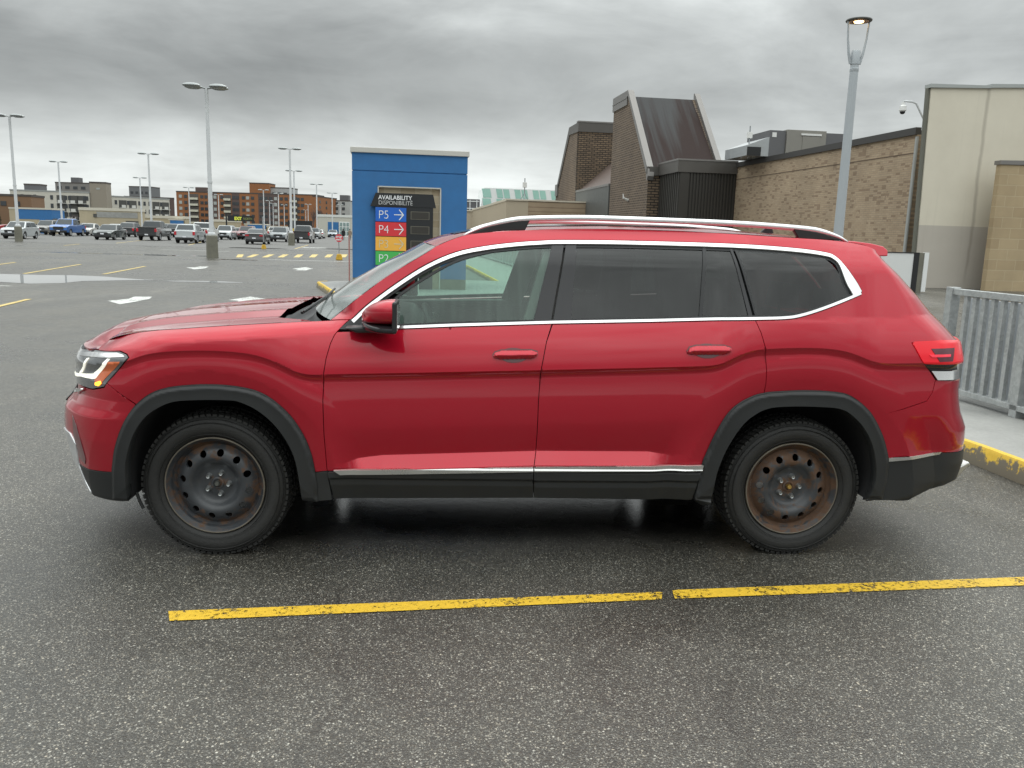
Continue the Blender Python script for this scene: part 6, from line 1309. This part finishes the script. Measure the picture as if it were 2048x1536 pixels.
    for s_ in (-1, 1):
        m_ = MB(); m_.box((F-.34, s_*hw*.62-.20, zf-.06), (F-.04, s_*hw*.62+.20, zf+.07)); m_.build('headlight', HLM, t, bevel=.03)
        zz = tz-.22; m_ = MB()
        if kind in ('pickup', 'suv'): m_.box((-F+.01, s_*hw*.83-.09, zz-.18), (-F+.30, s_*hw*.83+.10, zz+.14))
        else: m_.box((-F-.0, s_*hw*.72-.20, zz-.06), (-F+.30, s_*hw*.72+.17, zz+.08))
        m_.build('tail_light', TLM, t, bevel=.02)
    m_ = MB(); m_.box((F-.12,-hw*.52,zf-.20 if kind != 'pickup' else zf-.28),(F+.005,hw*.52,zf+.05)); m_.build('grille', CBK, t, bevel=.02)
    for ba, bb in ((F-.30, F+.03), (-F-.04, -F+.3)): m_ = MB(); m_.box((ba,-hw*.86,z0+.01),(bb,hw*.86,z0+.23)); m_.build('bumper', CBK, t, bevel=.04)
    for xx in (F+.035, -F-.05): m_ = MB(); m_.box((xx-.01,-.16,.52),(xx+.01,.16,.64)); m_.build('licence_plate', PLT, t)
    m_ = MB(); m_.box((-F+.4,-hw+.25,z0-.05),(F-.4,hw-.25,z0+.3)); m_.build('chassis', CBK, t)
    return t
PRO = {}
CC = {'silver': (.40,.43,.44), 'red': (.34,.015,.02), 'taupe': (.12,.11,.095), 'blue': (.02,.12,.38), 'white': (.58,.59,.58), 'grey': (.15,.17,.175), 'dkgreen': (.022,.035,.035), 'black': (.018,.019,.02), 'offwhite': (.45,.45,.42), 'jeep': (.10,.12,.13), 'ltblue': (.22,.27,.31), 'dkred': (.16,.015,.02)}
def place_car(kind, x, y, d, colr, lab, cat='car', name='parked_car', rz=0.):
    if kind not in PRO: PRO[kind] = loftcar(kind); o = PRO[kind]; 
    elif True: o = copy_tree(PRO[kind])
    o.name = name; o['label'] = lab; o['category'] = cat; o['group'] = 'cars parked in the far bays of the lot'
    o.location = (x, y, .006); o.rotation_euler = (0, 0, PHI+(pi/2 if d > 0 else -pi/2)+rz)
    m = mat('car_paint_'+colr, CC[colr], .28, .2, coat=1.)
    for ch in o.children:
        if ch.name.split('.')[0] in ('body', 'cabin'):
            ch.material_slots[0].link = 'OBJECT'; ch.material_slots[0].material = m
    return o
CARS = [('hatch',-37.0,73.3,-1,'silver','silver hatchback partly behind the lamp post base at the left edge',0),('sedan',-60.,118.8,-1,'red','red sedan seen from its side behind the silver hatchback',-.9),('suv',-46.4,98.7,-1,'taupe','dark taupe SUV just left of the blue pickup',0),('pickup',-42.2,94.4,-1,'blue','bright blue pickup with black bumper facing the camera',0),
 ('sedan',-66.0,150.7,1,'white','white car whose roof shows behind the blue pickup bed',0),('sedan',-50.9,120.0,-1,'grey','dark grey sedan right of the blue pickup',0),('sedan',-42.6,100.9,-1,'offwhite','off-white sedan half hidden behind the dark green sedan',0),('sedan',-31.8,79.7,-1,'dkgreen','dark green sedan with oval grille facing the camera, in front of its row',0),
 ('sedan',-50.4,130.2,-1,'ltblue','pale blue sedan roof behind the dark green sedan',0),('suv',-37.5,100.6,1,'black','black SUV seen from behind, left of the black pickup',0),('pickup',-28.7,82.8,1,'black','black pickup seen from behind with its bed towards the camera',0),('suv',-41.5,126.0,-1,'grey','grey SUV front showing just right of the black pickup',0),
 ('suv',-34.1,106.7,1,'black','black SUV rear corner between the black pickup and the silver SUV',0),('suv',-22.6,74.3,1,'silver','silver SUV seen from behind, left of the nearest lamp post',0),('pickup',-23.9,82.9,1,'white','white pickup behind the silver SUV with red tail lamp',0),('suv',-25.8,98.4,-1,'silver','silver-grey SUV facing the camera right of the nearest lamp post',0),
 ('sedan',-27.2,108.9,-1,'white','white sedan behind the silver-grey SUV, left of the dark red SUV',0),('suv',-24.6,103.8,-1,'dkred','dark red SUV behind the black sedan',0),('sedan',-17.4,77.9,1,'black','black sedan seen from behind beside the yellow-based sign post',0),('suv',-24.0,118.3,1,'white','white SUV behind, between the black sedan and the grey jeep-like SUV',0),
 ('suv',-18.7,95.0,-1,'jeep','grey boxy SUV facing the camera left of the lamp post base',0),('pickup',-15.4,91.3,1,'black','black pickup with bed cap right of the lamp post base',0),('suv',-20.5,130.3,-1,'grey','grey SUV facing the camera behind the black capped pickup',0),('sedan',-21.2,139.3,1,'white','white car at a slight angle right of the grey SUV',0),
 ('sedan',-28.3,190.6,-1,'silver','small far silver sedan left of the blue-grey one',0),('sedan',-21.9,160.8,-1,'ltblue','blue-grey sedan in front of the shop building',0),('suv',-24.5,180.,-1,'white','white SUV roof behind the blue-grey sedan',0),('sedan',-20.,190.,1,'dkgreen','small dark sedan near the walking people',0),
 ('suv',-33.,125.,-1,'black','black SUV behind the white pickup',0),('sedan',-44.,113.,1,'silver','silver sedan roof behind the black SUV',0),('sedan',-30.,125.,1,'offwhite','off-white sedan roof behind the dark red SUV',0),('suv',-27.,140.,-1,'black','black SUV roof far behind the white SUV',0),('sedan',-25.,150.,-1,'white','white sedan far behind the grey boxy SUV',0),('suv',-56.,122.,-1,'white','white SUV roof behind the grey sedan',0)]
for kind, x, y, d, c_, lab, rz in CARS: place_car(kind, x, y, d, c_, lab, {'sedan': 'sedan', 'suv': 'SUV', 'pickup': 'pickup truck', 'hatch': 'hatchback'}[kind], {'sedan': 'parked_sedan', 'suv': 'parked_suv', 'pickup': 'pickup_truck', 'hatch': 'hatchback'}[kind], rz)
t = PRO['pickup']

# ------------------------------------------------------------------ people
def person(loc, rz, coat_c, leg_c, lab, step=.22, hair=(.03,.02,.015)):
    t = thing('person', lab, 'person', loc, rz)
    V = {}; vs = []; es = []; rad = []
    def v(n, p, r, par=None):
        V[n] = len(vs); vs.append(p); rad.append(r)
        if par: es.append((V[par], V[n]))
    v('pel', (0,0,.92), .145); v('ab', (0,0,1.08), .125, 'pel'); v('ch', (0,0,1.28), .15, 'ab'); v('nk', (0,0,1.44), .06, 'ch'); v('hd', (0,-.015,1.55), .085, 'nk'); v('tp', (0,-.01,1.64), .075, 'hd')
    for s_, k in ((-1, 'l'), (1, 'r')):
        v('hp'+k, (s_*.09,0,.86), .095, 'pel'); v('kn'+k, (s_*.10,-s_*step*.5-.03,.48), .062, 'hp'+k); v('an'+k, (s_*.10,-s_*step,.09), .042, 'kn'+k); v('to'+k, (s_*.10,-s_*step-.15,.04), .038, 'an'+k)
        v('sh'+k, (s_*.19,0,1.37), .065, 'ch'); v('el'+k, (s_*.235,s_*.06,1.12), .048, 'sh'+k); v('wr'+k, (s_*.23,s_*.10-.10,.90), .033, 'el'+k); v('ha'+k, (s_*.225,s_*.12-.14,.80), .032, 'wr'+k)
    me = bpy.data.meshes.new('body'); me.from_pydata(vs, es, []); o = bpy.data.objects.new('body', me); col.objects.link(o); o.parent = t
    md = o.modifiers.new('skin', 'SKIN'); 
    for i, r in enumerate(rad): me.skin_vertices[0].data[i].radius = (r, r*.8)
    me.skin_vertices[0].data[0].use_root = True; md.use_smooth_shade = True; s2 = o.modifiers.new('s', 'SUBSURF'); s2.levels = 1; s2.render_levels = 2
    mt, g, b = newmat('person_clothes'); tc = g.n('ShaderNodeTexCoord').outputs['Object']; z = g.n('ShaderNodeSeparateXYZ', iVector=tc).outputs[2]
    skin = (.45,.27,.19); c = g.mix(g.math('GREATER_THAN', z, 1.46), leg_c, skin); g.l(c, b.inputs['Base Color']); b.inputs['Roughness'].default_value = .8; me.materials.append(mt)
    m_ = MB(); m_.lathe([(.17,.62),(.19,.80),(.17,.95),(.15,1.08),(.175,1.28),(.15,1.40),(.07,1.46)], n=14)
    m_.v = [(p[0]*1.12, p[1]*.85, p[2]) for p in m_.v]
    for s_ in (-1, 1): m_.tube([(s_*.17,0,1.38),(s_*.235,s_*.06,1.12),(s_*.23,s_*.10-.09,.92)], [.075,.062,.048], 8)
    m_.build('coat', mat('coat_%d' % int(coat_c[0]*1000), coat_c, .9, var=.1, vs=6), t, smooth=True)
    m_ = MB(); m_.lathe([(.09,1.50),(.105,1.58),(.095,1.66),(.05,1.70),(0,1.71)], (0,.015,0), n=12); m_.build('hair', mat('dark_hair', hair, .7), t, smooth=True)
person((-14.8,120.8,.01), pi, (.014,.014,.016), (.02,.02,.025), 'person in a long black coat walking in the lot left of the blue kiosk')
person((-13.9,121.2,.01), pi, (.26,.20,.15), (.03,.03,.035), 'person in a tan coat walking beside the one in black', .18)

# ------------------------------------------------------------------ trees
def bare_tree(loc, h, seed, lab, leafy=0, col_=(.06,.045,.035), spread=.55):
    rnd = random.Random(seed); t = thing('tree', lab, 'tree', loc); tr = MB(); cr = MB()
    def grow(p, d, l, r, n):
        q = p+d*l; (tr if n == 5 else cr).tube([p, q], [r, r*.65], 5 if n > 3 else 3, caps=False)
        if n == 0: return
        for _ in range(3):
            dd = (d+Vector((rnd.uniform(-1,1), rnd.uniform(-1,1), rnd.uniform(-.3,.7)))*spread).normalized(); grow(p+d*l*rnd.uniform(.6,1.), dd, l*rnd.uniform(.6,.85), r*.6, n-1)
    grow(Vector((0,0,0)), Vector((0,0,1)), h*.28, h*.022, 5)
    if leafy:
        for _ in range(leafy):
            a = rnd.uniform(0, 2*pi); z = rnd.random(); R = (1-z)*h*.26*rnd.uniform(.3,1)+.15; c = Vector((R*cos(a), R*sin(a), h*(.12+.88*z))); s_ = h*.035
            e1 = Vector((rnd.uniform(-1,1), rnd.uniform(-1,1), rnd.uniform(-1,1)))*s_; e2 = Vector((rnd.uniform(-1,1), rnd.uniform(-1,1), rnd.uniform(-1,1)))*s_; cr.add([tuple(c), tuple(c+e1), tuple(c+e1+e2), tuple(c+e2)], [(0,1,2,3)])
    tr.build('trunk', mat('bark', (.05,.042,.035), .9), t); cr.build('crown', mat('crown_%s' % (leafy and 'leaf' or 'twig'), col_, .85, var=.3, vs=.8), t)
bare_tree((-107.,200,0), 6.8, 2, 'dark reddish-green conifer in front of the brown building at the left edge', 2600, (.050,.042,.022))
bare_tree((-104.6,199,0), 5.6, 4, 'smaller dark conifer next to the taller one at the left edge', 2200, (.045,.045,.024))
bare_tree((-73.,158,0), 4.6, 5, 'bare purple-grey shrub tree left of the stained deck wall', 0, (.10,.08,.08)); bare_tree((-69.,157,0), 4.3, 8, 'bare grey shrub tree touching the left end of the stained deck wall', 0, (.10,.08,.08))
bare_tree((-30.6,200,0), 8.5, 9, 'bare dark tree right of the shop building beside the big blue kiosk', 0, (.07,.06,.055), .45); bare_tree((-34.5,215,0), 8., 12, 'bare tree behind the shop building roof', 0, (.07,.06,.055), .45)
